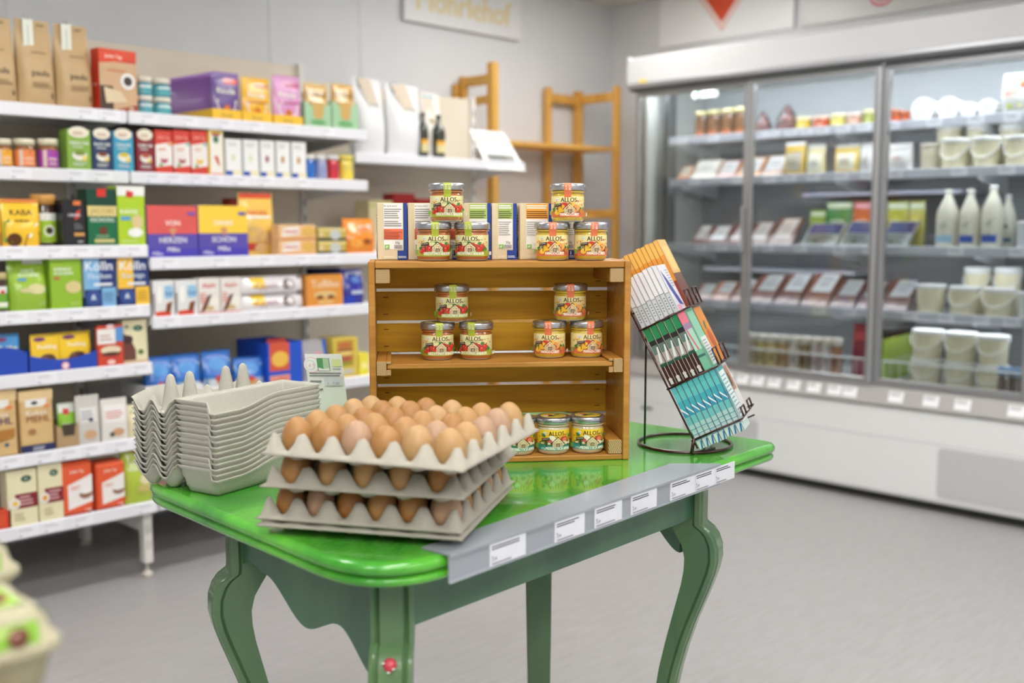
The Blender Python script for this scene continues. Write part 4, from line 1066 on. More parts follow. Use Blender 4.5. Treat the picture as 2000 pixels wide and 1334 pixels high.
def bar_mesh(t_, L_, W_, kind, front=False):
    m = MB(WHITE); m.box(0, W_, -t_, 0, 0, L_, .0012)
    S = Print(m, lambda u, v, l: (-l, -u, v), .00012)         # near narrow side
    Fp = Print(m, lambda u, v, l: (u, -t_ - l, v), .00012)     # front face
    Tp = Print(m, lambda u, v, l: (u, -v, L_ + l), .00012)
    if kind == 'teal':
        for k, c in enumerate(((206, 226, 220), (190, 216, 214), (170, 210, 206), (110, 190, 190), (50, 150, 180), (66, 170, 186), (100, 196, 196), (86, 184, 186))):
            S.rect(0, L_ * k / 8, t_, L_ * (k + 1) / 8, c); Fp.rect(0, L_ * k / 8, W_, L_ * (k + 1) / 8, c)
        S.poly([(0, L_ * .62), (t_, L_ * .50), (t_, L_ * .53), (0, L_ * .66)], (240, 248, 248)); S.poly([(t_ * .3, 0), (t_ * .6, 0), (t_, L_ * .12), (t_ * .7, L_ * .12)], (30, 120, 160))
        for k in (.14, .22, .30): S.rect(0, L_ * k, t_, L_ * k + .0012, (60, 140, 160))
        Fp.rect(W_ * .18, L_ * .1, W_ * .9, L_ * .9, (236, 244, 242)); Fp.lines(W_ * .22, W_ * .85, L_ * .15, L_ * .85, 12, (120, 160, 170), .3); Fp.rect(W_ * .1, L_ * .05, W_ * .14, L_, (230, 244, 246)); Tp.rect(0, 0, W_, t_, (120, 200, 200))
    elif kind == 'dark':
        S.rect(0, 0, t_, L_ * .36, (58, 22, 22)); S.rect(0, L_ * .33, t_, L_ * .38, (24, 84, 66)); S.rect(0, L_ * .38, t_, L_ * .55, (176, 160, 158)); S.rect(0, L_ * .55, t_, L_ * .70, (96, 120, 112)); S.rect(0, L_ * .70, t_, L_ * .78, (40, 30, 40)); S.rect(0, L_ * .78, t_, L_, (36, 134, 82))
        S.poly([(t_ * .2, L_ * .4), (t_ * .6, L_ * .4), (t_ * .9, L_ * .66), (t_ * .7, L_ * .66)], (222, 232, 230)); S.rect(t_ * .46, L_ * .12, t_ * .54, L_ * .33, (222, 200, 190)); S.disc(t_ * .5, L_ * .10, t_ * .25, (214, 206, 200)); S.rect(t_ * .3, L_ * .02, t_ * .7, L_ * .075, (206, 214, 208)); S.rect(0, 0, t_ * .05, L_, (206, 196, 170))
        Fp.rect(0, 0, W_, L_, (90, 150, 120)); Tp.rect(0, 0, W_, t_, (36, 134, 82))
    elif kind == 'pink':
        S.rect(0, 0, t_, L_, (120, 190, 156)); S.rect(0, L_ * .80, t_, L_, (236, 130, 150)); S.rect(0, L_ * .70, t_, L_ * .80, (170, 140, 176)); S.rect(0, L_ * .34, t_, L_ * .70, (176, 222, 200)); S.poly([(t_ * .1, L_ * .7), (t_ * .4, L_ * .34), (t_ * .6, L_ * .34), (t_ * .3, L_ * .7)], (222, 120, 140)); S.rect(0, L_ * .22, t_, L_ * .26, (60, 110, 100))
        Fp.rect(0, 0, W_, L_, (96, 176, 136)); Fp.rect(W_ * .1, L_ * .35, W_ * .9, L_ * .95, (150, 210, 180)); Fp.rect(W_ * .25, L_ * .02, W_, L_ * .5, (236, 238, 234)); Fp.lines(W_ * .3, W_ * .9, L_ * .06, L_ * .46, 8, (120, 130, 130), .3); Tp.rect(0, 0, W_, t_, (236, 130, 150))
    elif kind == 'white':
        S.rect(0, 0, t_, L_, (236, 237, 242)); S.rect(0, 0, t_, L_ * .42, (206, 212, 216)); S.lines(t_ * .3, t_ * .7, L_ * .08, L_ * .36, 5, (110, 116, 124), .35); S.rect(0, L_ * .42, t_, L_ * .435, (150, 154, 166)); S.poly([(t_ * .9, L_ * .5), (t_, L_ * .5), (t_, L_), (t_ * .95, L_)], (180, 182, 200))
        Fp.rect(0, 0, W_, L_, (232, 232, 240)); Fp.poly([(W_ * .1, L_ * .9), (W_ * .4, L_ * .7), (W_ * .9, L_ * .1), (W_ * .5, L_ * .15), (W_ * .2, L_ * .5)], (58, 74, 160)); Fp.rect(W_ * .1, L_ * .02, W_ * .6, L_ * .14, (226, 170, 190)); Fp.lines(W_ * .55, W_ * .95, L_ * .5, L_ * .9, 7, (150, 150, 165), .3); Tp.rect(0, 0, W_, t_, (240, 240, 244))
    elif kind == 'orange':
        S.rect(0, 0, t_, L_, (226, 150, 60)); S.rect(0, L_ * .78, t_, L_, (238, 184, 92)); S.rect(0, 0, t_, L_ * .4, (140, 66, 50)); Fp.rect(0, 0, W_, L_, (238, 190, 100)); Fp.rect(0, 0, W_, L_ * .5, (110, 50, 44)); Fp.rect(W_ * .2, L_ * .55, W_ * .8, L_ * .9, (246, 210, 120)); Tp.rect(0, 0, W_, t_, (240, 186, 90)); Tp.lines(W_ * .1, W_ * .5, t_ * .3, t_ * .7, 1, (250, 226, 160))
    elif kind == 'amber':
        S.rect(0, 0, t_, L_, (230, 136, 52)); S.rect(0, 0, t_, L_ * .35, (222, 110, 40)); S.rect(0, L_ * .5, t_, L_ * .56, (80, 110, 60)); Fp.rect(0, 0, W_, L_, (236, 150, 60)); Fp.disc(W_ * .5, L_ * .4, W_ * .3, (200, 90, 40)); Fp.leaf(W_ * .3, L_ * .6, .03, .014, .6, (60, 110, 60)); Tp.rect(0, 0, W_, t_, (240, 180, 90))
    else:
        S.rect(0, 0, t_, L_, (226, 222, 214)); S.rect(0, L_ * .5, t_, L_ * .8, (196, 140, 110)); Fp.rect(0, 0, W_, L_, (232, 228, 222)); Fp.rect(W_ * .1, L_ * .4, W_ * .9, L_ * .85, (190, 140, 116)); Fp.disc(W_ * .5, L_ * .6, W_ * .2, (120, 70, 50)); Tp.rect(0, 0, W_, t_, (236, 232, 226))
    S.rect(t_ * .93, 0, t_, L_, (60, 52, 50) if kind in ('dark', 'teal') else (150, 110, 70) if kind in ('orange', 'amber') else (150, 152, 160)); Tp.rect(0, t_ * .9, W_, t_, (150, 110, 60) if kind in ('orange', 'amber') else (170, 172, 176))  # dark edge lines painted on as the shade between neighbouring bars
    return m.mesh('chocolate_bar', ['gloss'])
ORD = ('hindmost', 'second', 'third', 'fourth', 'fifth', 'sixth', 'seventh', 'eighth', 'ninth')
def bars(kind, n, t_, L_, tier, w0, txt, W_=.078, off=0.0, lift=0.0):
    me = bar_mesh(t_, L_, W_, kind)
    for i in range(n):
        o = link('chocolate_bar', me)
        jl = rg.uniform(-.0018, .0018)
        p = rl(tier, off + i * (t_ + .0006), lift + jl, w0)
        o.matrix_world = Matrix.Translation(p) @ BAR_ROT.to_4x4()
        tag(o, '%s, %s' % (txt, ('hindmost of its pocket' if i == 0 else 'foremost of its pocket' if i == n - 1 else '%s from the back of its pocket' % ORD[i])), 'chocolate bar', txt + 's')
bars('teal', 8, .0113, .133, tiers[0], .0, 'teal sea-patterned chocolate bar', lift=-.004)
bars('dark', 5, .0146, .122, tiers[1], .0, 'dark green and brown chocolate bar', lift=.003)
bars('pink', 1, .0165, .122, tiers[1], .0, 'mint green chocolate bar with pink top', off=5 * .0150, lift=.003)
bars('white', 8, .0095, .100, tiers[2], .0, 'white paper-wrapped chocolate bar', lift=.003)
bars('orange', 9, .0090, .150, tiers[2], .088, 'orange and brown chocolate bar', lift=.003)
bars('amber', 6, .0146, .118, tiers[1], .088, 'amber orange chocolate bar', lift=.003)
bars('cream', 6, .0140, .118, tiers[0], .088, 'cream and brown chocolate bar', lift=.018)
# ------------------------------------------------------------------ goods on the shelves
def draw(P, w_, h, spec, u0=0.0, v0=0.0):
    """print on a front of width w_ and height h; positions given as fractions"""
    X = lambda u: u0 + (u - .5) * w_
    Y = lambda v: v0 + v * h
    for s in spec:
        k = s[0]
        if k == 'r': P.rect(X(s[1]), Y(s[2]), X(s[3]), Y(s[4]), s[5])
        elif k == 't': P.text(s[1], X(s[2]), Y(s[3]), s[4] * h, s[5], wmax=(s[6] if len(s) > 6 else .9) * w_, bold=.0004)
        elif k == 'd': P.disc(X(s[1]), Y(s[2]), s[3] * w_, s[4], ry=(s[5] * h if len(s) > 5 else None))
        elif k == 'p': P.poly([(X(a), Y(b)) for a, b in s[1]], s[2])
        elif k == 'l': P.lines(X(s[1]), X(s[2]), Y(s[3]), Y(s[4]), s[5], s[6], .4, .3)
class Row:
    """a shelf: front plane, deck height and which way its goods face"""
    def __init__(s, kind, plane, z): s.k, s.p, s.z = kind, plane, z
    def span(s, px0, px1, back, pyt):
        pl = s.p + back
        kw = {'y': pl} if s.k == 'y' else {'x': pl}
        def hit(px):
            # walk down the photo column to the deck height
            lo, hi = -400.0, 1800.0
            for _ in range(40):
                mid_ = (lo + hi) / 2
                if at(px, mid_, **kw).z > s.z: lo = mid_
                else: hi = mid_
            return at(px, lo, **kw)
        a = hit(px0); b = hit(px1)
        h = at((px0 + px1) / 2, pyt, **kw).z - s.z
        w_ = abs(b.x - a.x) if s.k == 'y' else abs(b.y - a.y)
        c = (a + b) / 2; c.z = s.z + .0004
        return c, w_, h
    @property
    def rot(s): return 0.0 if s.k == 'y' else -math.pi / 2
ROWS = {k: Row('y', YF[k], Z[k] - .003) for k in Z}
for k in FZ: ROWS['F' + k] = Row('x', dict(R=4.60, R2=4.62, E=4.375).get(k, SX), FZ[k] - (.004 if k in 'ABCD' else 0) if k != 'R2' else FZ[k])

def shape_box(w_, d, h, col, spec, b=.0015, side=None, mat='card', top=None):
    m = MB(col); m.box(-w_ / 2, w_ / 2, 0, d, 0, h, b)
    draw(Print(m, lambda u, v, l: (u, -l, v), .0003), w_, h, spec)
    if side: draw(Print(m, lambda u, v, l: (-w_ / 2 - l, -u, v), .0003), d, h, side, -d / 2)
    if top: Print(m, lambda u, v, l: (u, v, h + l), .0003).rect(-w_ / 2, 0, w_ / 2, d, top)
    return m, mat
def shape_bag(w_, d, h, col, spec, topw=1.0, flat_top=.12, mat='film', foot=1.0, crimp=None, n=12):
    """gusseted pouch: full at the foot, pinched flat at the seam on top"""
    def half(u, v):
        t = max(0.0, min(1.0, v / h)); e = max(0.0, 1 - abs(2 * u / w_) ** 3.2)
        body = (1 - t ** 2.6) * foot if t < 1 - flat_top else 0
        if t >= 1 - flat_top: body = 0
        else:
            q = t / (1 - flat_top); body = foot * (1 - q ** 3.0) * (.78 + .30 * math.sin(math.pi * min(q * 1.2, 1)))
        return d / 2 * body * (.35 + .65 * e ** .6) + .0012
    def wid(v): return 1 + (topw - 1) * (v / h)
    S = lambda u, v, l: (u * wid(v), d / 2 - half(u, v) - l, v)
    m = MB(col)
    m.grid(lambda a, b_: S((a - .5) * w_, b_ * h, 0), n, 14)
    m.grid(lambda a, b_: ((a - .5) * w_ * wid(b_ * h), d / 2 + half((a - .5) * w_, b_ * h), b_ * h), n, 14)
    for s_ in (-1, 1): m.grid(lambda a, b_: (s_ * .5 * w_ * wid(b_ * h), d / 2 + (a * 2 - 1) * half(s_ * .5 * w_, b_ * h), b_ * h), 2, 14, smooth=False)
    m.grid(lambda a, b_: ((a - .5) * w_, d / 2 + (b_ * 2 - 1) * half((a - .5) * w_, 0), 0), n, 2); m.grid(lambda a, b_: ((a - .5) * w_ * wid(h), d / 2 + (b_ * 2 - 1) * .0012, h), n, 1)
    P = Print(m, S, .0004, seg=min(w_, h) / 8)
    if crimp: P.rect(-w_ / 2, h * (1 - flat_top), w_ / 2, h * .995, crimp)
    draw(P, w_ * .96, h, spec)
    return m, mat
def put(row, name, label, cat, group, px0, px1, pyt, d, shape, back=.012, turn=0.0, hh=None, lift=0.0, **k):
    c, w_, h = ROWS[row].span(px0, px1, back, pyt)
    if hh: h = hh
    m, mat = shape(w_ * .985, d, h, **k)
    c.z += lift
    return tag(m.build(name, mat, None, c, ROWS[row].rot + turn), label, cat, group), c, w_, h

def B(row, px0, px1, pyt, d, label, col, spec, name='carton_box', cat='box', group=None, **k):
    return put(row, name, label, cat, group or 'boxes on the shelves', px0, px1, pyt, d, shape_box, back=k.pop('back', .012), turn=k.pop('turn', 0), hh=k.pop('hh', None), lift=k.pop('lift', 0), col=col, spec=spec, **k)
def G(row, px0, px1, pyt, d, label, col, spec, name='pouch', cat='bag', group=None, **k):
    return put(row, name, label, cat, group or 'bags on the shelves', px0, px1, pyt, d, shape_bag, back=k.pop('back', .012), turn=k.pop('turn', 0), hh=k.pop('hh', None), lift=k.pop('lift', 0), col=col, spec=spec, **k)

def small_jar(row, px0, px1, pyt, label, body, lid, lab, spec=(), back=.014, group='jars on the shelves', lift=0.0, name='glass_jar', hh=None, lidh=.2):
    c, w_, h = ROWS[row].span(px0, px1, back, pyt); h = hh or h
    r = w_ / 2 * .96; c.z += lift
    off = Vector((0, r, 0)) if ROWS[row].k == 'y' else Vector((r, 0, 0))
    t = thing(name, label, 'jar', c + off, ROWS[row].rot, group)
    hl = h * (1 - lidh)
    m = MB(body); m.lathe([(r * .85, 0), (r * .97, h * .03), (r * .97, hl * .86), (r * .86, hl * .97), (r * .86, hl + .002)], 20); m.build('jar_body', 'jar_glass', t)
    m = MB(lid); m.lathe([(r * .88, hl), (r, hl), (r, h * .985), (r * .95, h), (0, h)], 20); m.build('lid', 'plastic', t)
    if lab:
        m = MB(lab); P = Print(m, lambda u, v, l: ((r * .97 + .0006 + l) * math.sin(u / r), -(r * .97 + .0006 + l) * math.cos(u / r), v), .0003, seg=r * .25)
        P.rect(-r * 2.2, hl * .10, r * 2.2, hl * .80, lab); draw(P, r * 1.7, hl * .7, spec, 0, hl * .1); m.build('label', 'gloss', t)
    return t
def bucket(row, px0, px1, pyt, label, back=.02, lift=0.0, group='white yoghurt buckets', hh=None, handle=True, col=(238, 230, 198), lidc=(248, 248, 246), name='bucket', cat='bucket', swing=1.0):
    c, w_, h = ROWS[row].span(px0, px1, back, pyt); h = hh or h
    r = w_ / 2 * .97; c.z += lift
    off = Vector((0, r, 0)) if ROWS[row].k == 'y' else Vector((r, 0, 0))
    t = thing(name, label, cat, c + off, ROWS[row].rot, group)
    m = MB(col); m.lathe([(r * .85, 0), (r * .87, .004), (r * .94, h * .85), (r * .94, h * .87)], 28); m.build('bucket_body', 'plastic', t)
    m = MB(lidc); m.lathe([(r * .95, h * .85), (r, h * .855), (r, h * .965), (r * .96, h), (r * .86, h * .985), (0, h * .985)], 28); m.build('lid', 'plastic', t)
    if handle:
        m = MB((244, 244, 240)); pts = []
        for k in range(17):
            a = math.pi * k / 16
            pts.append((r * 1.01 * math.cos(a), -r * 1.04 * math.sin(a) , h * (.84 - .50 * swing * math.sin(a))))
        m.tube(pts, .0034, 6); m.build('handle', 'plastic', t)
    return t
def bottle(row, px0, px1, pyt, label, col, cap, band=None, back=.03, group='bottles', prof=None, name='bottle', spec=()):
    c, w_, h = ROWS[row].span(px0, px1, back, pyt); r = w_ / 2 * .96
    off = Vector((0, r, 0)) if ROWS[row].k == 'y' else Vector((r, 0, 0))
    t = thing(name, label, 'bottle', c + off, ROWS[row].rot, group)
    pr = prof or [(.9, 0), (1, .02), (1, .55), (.92, .64), (.55, .80), (.34, .88), (.32, .93)]
    m = MB(col); m.lathe([(a * r, b_ * h) for a, b_ in pr], 20); m.build('bottle_body', 'plastic' if not prof else 'jar_glass', t)
    m = MB(cap); q = pr[-1]; m.lathe([(q[0] * r * 1.12, q[1] * h - .001), (q[0] * r * 1.15, h * .99), (q[0] * r * .9, h), (0, h)], 16); m.build('cap', 'plastic', t)
    m = MB(WHITE); P = Print(m, lambda u, v, l: ((r + .0006 + l) * math.sin(u / r), -(r + .0006 + l) * math.cos(u / r), v), .0003, seg=r * .25)
    draw(P, r * 2.0, h, spec); 
    if m.f: m.build('label', 'gloss', t)
    return t

OFFW = (240, 238, 232)
# ---- top shelf, left: kraft coffee bags with clipped tags
def kraft(px0, px1, pyt, label):
    o, c, w_, h = G('L1', px0, px1, pyt, .085, label, (196, 166, 122), [('t', 'paula', .55, .34, .075, (52, 40, 30), .5), ('l', .3, .85, .2, .27, 3, (140, 112, 78)), ('l', .35, .8, .6, .63, 1, (140, 112, 78)), ('d', .87, .12, .025, (50, 40, 32), .03), ('l', .62, .9, .93, .96, 1, (92, 72, 50))],
                   name='coffee_bag', group='kraft paper coffee bags', mat='kraft', flat_top=.14, back=.02, topw=.9)
    m = MB((228, 230, 218)); x = -w_ * .16; m.box(x - .016, x + .016, .0415 - .016, .0415 - .0145, h * .66, h * 1.0); P = Print(m, lambda u, v, l: (u, .0255 - l, v), .0003); P.rect(x - .001, h * .7, x + .001, h * .93, (150, 150, 140)); m.build('paper_tag', 'paper', o)
    m = MB((24, 24, 24)); m.box(x - .012, x + .012, .030, .055, h * .975, h * 1.012, .003)
    m.tube([(x - .008, .036, h * 1.0), (x - .005, .034, h * 1.06), (x + .005, .034, h * 1.06), (x + .008, .036, h * 1.0)], .0016, 6, col=(190, 190, 190)); m.build('binder_clip', 'wire', o)
kraft(-42, 42, 30, 'kraft paper coffee bag cut off by the left edge of the photo')
kraft(42, 116, 37, 'middle kraft paper coffee bag with white tag under a binder clip')
kraft(117, 190, 47, 'kraft paper coffee bag with white tag, next to the red filter box')
B('L1', 195, 271, 98, .055, 'tall red coffee filter box with a white cup picture', (206, 62, 36), [('r', 0, 0, 1, .80, (206, 170, 132)), ('p', [(0, .76), (1, .86), (1, 1), (0, 1)], (222, 74, 44)), ('t', 'Jeden Tag', .38, .86, .055, (248, 226, 214), .45), ('t', 'FILTERTÜTEN', .45, .64, .035, (222, 110, 66), .55), ('d', .75, .50, .20, (240, 238, 236)), ('d', .75, .50, .12, (70, 52, 46)), ('r', 0, 0, .34, .40, (74, 50, 36)), ('p', [(.15, .12), (.10, .38), (.55, .32), (.72, .16)], (222, 202, 166)), ('p', [(.3, 0), (1, .13), (1, 0)], (160, 72, 38)), ('t', '100', .82, .04, .04, (240, 230, 220))],
  side=[('r', 0, 0, 1, 1, (196, 50, 28)), ('t', 'Filter', .5, .4, .05, (240, 200, 190))], turn=.06)
for (px, nm) in ((272, 'left'), (308, 'right')):
    for lv in (0, 1):
        small_jar('R1', px, px + 34, 140, 'small teal jar with cream lid, %s of the %s pair beside the purple sweet bags' % (('lower', 'upper')[lv], nm), (60, 146, 160), (226, 220, 206), (86, 166, 176), [('r', 0, .7, 1, .95, (210, 226, 224))], hh=.063, lift=lv * .0632, back=.03, lidh=.28)
# ---- sweets in display boxes
YEL = (246, 196, 52)
def tray_box(row, px0, px1, pyt, d, label, col, spec, back=.012, name='display_box', backh=1.0, scoop=.0, group='cardboard display boxes', side=None):
    c, w_, h = ROWS[row].span(px0, px1, back, pyt); w_ *= .985; t = .003
    m = MB(col); e = w_ / 2
    P_ = [(-e, 0), (e, 0), (e, h)] + [(e - w_ * k / 10, h - scoop * h * math.sin(math.pi * k / 10)) for k in range(1, 10)] + [(-e, h)]
    m.prism(P_, 0, t, 'y'); m.box(-e, e, 0, d, 0, t)
    for s in (-1, 1): m.prism([(t, 0), (d, 0), (d, h * backh), (t, h)], s * e - (t if s > 0 else 0), s * e + (t if s < 0 else 0), 'x')
    m.box(-e, e, d - t, d, 0, h * backh)
    draw(Print(m, lambda u, v, l: (u, -l, v), .0003), w_, h, spec)
    return tag(m.build(name, 'card', None, c, ROWS[row].rot), label, 'display box', group), c, w_, h
def in_box(row, c, w_, n, i): pass
for (a, b, top, col, lab, pan) in ((415, 472, 146, (106, 74, 146), 'dark purple sweet bag at the front of its yellow display box', (106, 74, 146)), (474, 532, 156, (244, 186, 44), 'golden yellow sweet bag at the front of its display box', (200, 120, 40)), (535, 592, 152, (222, 160, 206), 'pink sweet bag at the front of its yellow display box', (180, 80, 120))):
    tray_box('R1', a, b, 214 + (a - 415) * .1, .40 if a == 415 else .20, 'yellow display box below the %s' % lab.split(' at ')[0], YEL, [('t', 'Ricola', .5, .3, .35, (170, 140, 70), .5)])
    G('R1', a + 3, b - 3, top, .03, lab, col, [('r', .45, .78, 1, .9, (222, 70, 60) if col[0] < 120 else pan), ('d', .5, .60, .46, tuple(int(v * .92) for v in col), .12), ('t', 'Ricola', .5, .56, .13, (236, 236, 220), .85), ('p', [(.08, .42), (.92, .42), (.78, .10), (.22, .10)], (236, 226, 218)), ('d', .5, .24, .12, (220, 120, 50)), ('r', .1, .42, .9, .46, pan)], name='sweet_bag', group='sweet bags in front', lift=.004, back=.018, turn=-.05, flat_top=.07)
    if a == 415:
        o0, c0_, w0_, h0_ = G('R1', a + 3, b - 3, top - 2, .014, 'purple sweet bag in the fanned row, first behind the front one', (150, 102, 178), [('d', .45, .55, .36, (170, 130, 190), .2), ('t', 'Ricola', .5, .52, .12, (206, 186, 214), .8), ('r', 0, .9, 1, 1, (164, 116, 188))], name='sweet_bag', group='purple sweet bags in the fan', lift=.004, back=.055, turn=-.05, flat_top=.08)
        for q in range(1, 13):
            o1 = copy_tree(o0); o1.location = o0.location + Vector((-.002 * q, .024 * q, 0)); o1.rotation_euler = (0, 0, -.05 - .012 * q)
            o1['label'] = 'purple sweet bag in the fanned row, %s behind the front one' % ('second third fourth fifth sixth seventh eighth ninth tenth eleventh twelfth last'.split()[q - 1])
    else:
        for q in range(3): G('R1', a + 5, b - 3, top - 2, .03, '%s, %s behind the front one' % (lab.split(' at ')[0], ('right', 'second', 'third')[q]), col, [('t', 'Ricola', .5, .56, .13, (236, 236, 220), .85)], name='sweet_bag', group='sweet bags behind', lift=.004, back=.055 + q * .036, turn=-.05, flat_top=.07)
for (a, b, nm) in ((596, 648, 'left'), (650, 700, 'right')):
    tray_box('R1', a, b, 200, .2, 'pale green display box, %s of the pair at the end of the top shelf' % nm, (166, 204, 164), [('d', .5, .2, .3, (110, 170, 110), .12), ('p', [(.25, 1), (.75, 1), (.66, .35), (.34, .35)], (206, 170, 100))], scoop=.2)
    G('R1', a + 4, b - 4, 166, .04, 'golden brown sweet bag in the %s pale green display box' % nm, (214, 176, 96), [('r', 0, .62, 1, .95, (196, 150, 60)), ('t', 'BONBON', .5, .70, .12, (110, 80, 30)), ('r', 0, .46, 1, .62, (226, 200, 150)), ('l', .1, .9, .48, .60, 2, (150, 120, 70))], name='sweet_bag', group='golden sweet bags', lift=.004, back=.018, flat_top=.05)
# ---- second shelf
for (a, b, lb, cl) in ((-4, 31, 'yellow', (240, 176, 50)), (35, 78, 'orange', (240, 140, 80)), (82, 123, 'purple', (162, 70, 176))):
    small_jar('L2', a, b, 271, 'spread jar with cream lid and %s label on the second shelf' % lb, (150, 96, 50), (224, 216, 190), cl, [('r', 0, .0, .22, 1, (226, 206, 190)), ('t', 'ZWERGEN', .6, .4, .14, (250, 230, 210), .6), ('d', .6, .85, .06, (200, 70, 40)), ('l', .35, .9, .1, .3, 2, (250, 226, 200))], lidh=.22)
def tea(row, a, b, top, col, txt, lab, cup):
    B(row, a, b, top, .065, lab, col, [('d', .5, .93, .44, (236, 228, 208), .14), ('l', .25, .75, .86, .95, 2, (170, 110, 90)), ('t', txt, .5, .63, .075, (232, 236, 230), .8), ('l', .2, .8, .54, .60, 1, (220, 226, 220)), ('d', .5, .36, .32, (236, 234, 226), .12), ('d', .5, .42, .24, cup, .06), ('d', .7, .30, .12, (236, 210, 120)), ('l', .2, .8, .1, .2, 2, (220, 224, 220))], group='tea boxes', name='tea_box', top=tuple(int(v * .8) for v in col))
tea('L2', 133, 180, 253, (136, 176, 70), 'GREEN CHAI', 'green tea box with a white cup on the second shelf', (120, 140, 50))
tea('L2', 182, 221, 256, (38, 58, 98), 'BLACK CHAI', 'navy blue tea box with a cup on the second shelf', (120, 60, 40))
tea('L2', 223, 263, 257, (60, 156, 190), 'GINGER', 'light blue tea box with a cup on the second shelf', (220, 190, 60))
tea('R2', 268, 303, 258, (134, 32, 46), 'CLASSIC CHAI', 'maroon tea box with a cup on the second shelf', (180, 90, 60))
for i, (a, b, cc) in enumerate(((305, 338, (180, 60, 90)), (340, 373, (170, 90, 90)), (375, 407, (236, 190, 70)))):
    B('R2', a, b, 255, .065, 'red and white tea box, %s of three alike' % ('left', 'middle', 'right')[i], (214, 66, 52), [('p', [(0, .14), (1, .20), (1, .74), (0, .66)], (240, 234, 228)), ('t', 'Jeden Tag', .5, .80, .09, (240, 160, 146), .7), ('d', .5, .32, .22, cc, .08), ('d', .5, .36, .18, (246, 240, 234), .03), ('d', .3, .2, .1, (110, 160, 70)), ('l', .2, .7, .52, .6, 2, (224, 150, 120)), ('r', .75, .66, 1, .72, (120, 190, 170) if i else (240, 170, 80))], group='tea boxes', name='tea_box')
B('R2', 409, 438, 253, .065, 'yellow edged box with a chilli picture on the second shelf', (232, 204, 88), [('r', .12, .04, .95, .92, (240, 236, 226)), ('d', .5, .78, .2, (70, 120, 90), .08), ('r', .2, .86, .8, .92, (170, 60, 50)), ('p', [(.35, .42), (.6, .42), (.75, .2), (.55, .26)], (214, 60, 44)), ('r', .12, 0, .95, .05, (222, 120, 110))], group='tea boxes')
for i in range(5):
    a = (440, 475, 508, 539, 569)[i]; b = (473, 506, 537, 567, 599)[i]
    B('R2', a, b, 272 + i * 1.5, .06, 'narrow white box with a blue corner, %s from the left of five' % NTH[i], (238, 238, 236), [('r', .04, 0, .45, .14, (40, 78, 176)), ('r', .45, 0, 1, .17, (234, 226, 196)), ('d', .5, .5, .12, ((214, 226, 190), (214, 226, 190), (150, 70, 90), (190, 140, 80), (196, 146, 86))[i], .1), ('l', .2, .8, .8, .92, 2, (190, 190, 190)), ('r', 0, 0, .04, 1, (56, 90, 110))], group='narrow white boxes')
for (a, b, c1, c2, lb) in ((600, 621, (36, 110, 200), (60, 140, 220), 'blue'), (623, 644, (150, 156, 196), (190, 190, 210), 'silver'), (646, 668, (206, 50, 56), (90, 70, 150), 'red'), (671, 697, (236, 214, 80), (110, 130, 180), 'yellow')):
    small_jar('R2', a, b, 303, 'small %s sweetener tin at the end of the second shelf' % lb, c1, (236, 234, 232) if lb != 'yellow' else (240, 222, 110), c1, [('d', .5, .75, .4, c2, .2), ('p', [(.1, 0), (.9, 0), (.9, .5), (.4, .2)], (240, 226, 190) if lb == 'yellow' else (230, 230, 236))], name='sweetener_tin', group='sweetener tins', lidh=.18, back=.03)
# ---- third shelf
def kaba(a, b, top, lab, bk=.012): G('L3', a, b, top, .05, lab, (244, 196, 44), [('t', 'KABA', .5, .66, .13, (60, 40, 24), .7), ('t', 'KAKAO', .5, .52, .06, (90, 60, 30), .5), ('p', [(.5, .0), (1, 0), (1, .32), (.6, .25)], (150, 84, 40)), ('p', [(.62, .2), (.7, .2), (.95, .5), (.88, .5)], (240, 238, 230)), ('p', [(0, .1), (.2, .1), (.15, .6), (0, .5)], (90, 150, 50)), ('r', 0, .93, 1, 1, (226, 130, 50)), ('d', .25, .15, .2, (96, 56, 26), .14)], group='cocoa bags', name='cocoa_bag', back=bk, flat_top=.06)
kaba(-62, 7, 391, 'yellow cocoa bag cut off at the left edge of the third shelf'); kaba(9, 84, 389, 'yellow cocoa bag with chocolate splash on the third shelf')
small_jar('L3', 72, 121, 380, 'instant coffee jar with copper lid behind the cocoa bag', (70, 46, 34), (206, 150, 76), (160, 196, 50), [('r', 0, .75, 1, 1, (236, 238, 230)), ('p', [(.05, .72), (.35, .8), (.42, .95), (.1, .9)], (212, 60, 50)), ('d', .55, .4, .28, (240, 240, 236)), ('d', .55, .4, .17, (60, 44, 38)), ('l', .2, .8, .05, .15, 1, (110, 140, 40))], lidh=.2, back=.05)
B('L3', 125, 170, 390, .07, 'matt black coffee pack with a red flame picture', (38, 36, 40), [('r', .48, .88, .8, .97, (226, 120, 60)), ('p', [(.5, .56), (.7, .6), (.8, .8), (.6, .74)], (206, 70, 50)), ('t', 'CREMA', .5, .64, .06, (210, 210, 214), .8), ('l', .48, .85, .36, .5, 3, (130, 130, 136)), ('r', .46, .22, .92, .29, (214, 160, 90)), ('l', .6, .9, .06, .14, 1, (190, 190, 190))], name='coffee_pack', group='coffee packs', mat='gloss')
B('L3', 173, 231, 369, .075, 'dark green coffee pack with cream band', (24, 70, 52), [('r', 0, 0, 1, .5, (28, 108, 70)), ('r', 0, .52, 1, .70, (222, 204, 136)), ('t', 'JACOBS', .5, .57, .09, (180, 160, 90), .8), ('t', 'KRÖNUNG', .5, .42, .08, (210, 226, 210), .8), ('r', .34, .86, .64, 1, (214, 56, 50)), ('d', .5, .27, .14, (110, 60, 40), .07), ('l', .25, .75, .14, .2, 2, (150, 190, 150)), ('r', .2, .06, .88, .12, (206, 196, 130))], name='coffee_pack', group='coffee packs', mat='gloss')
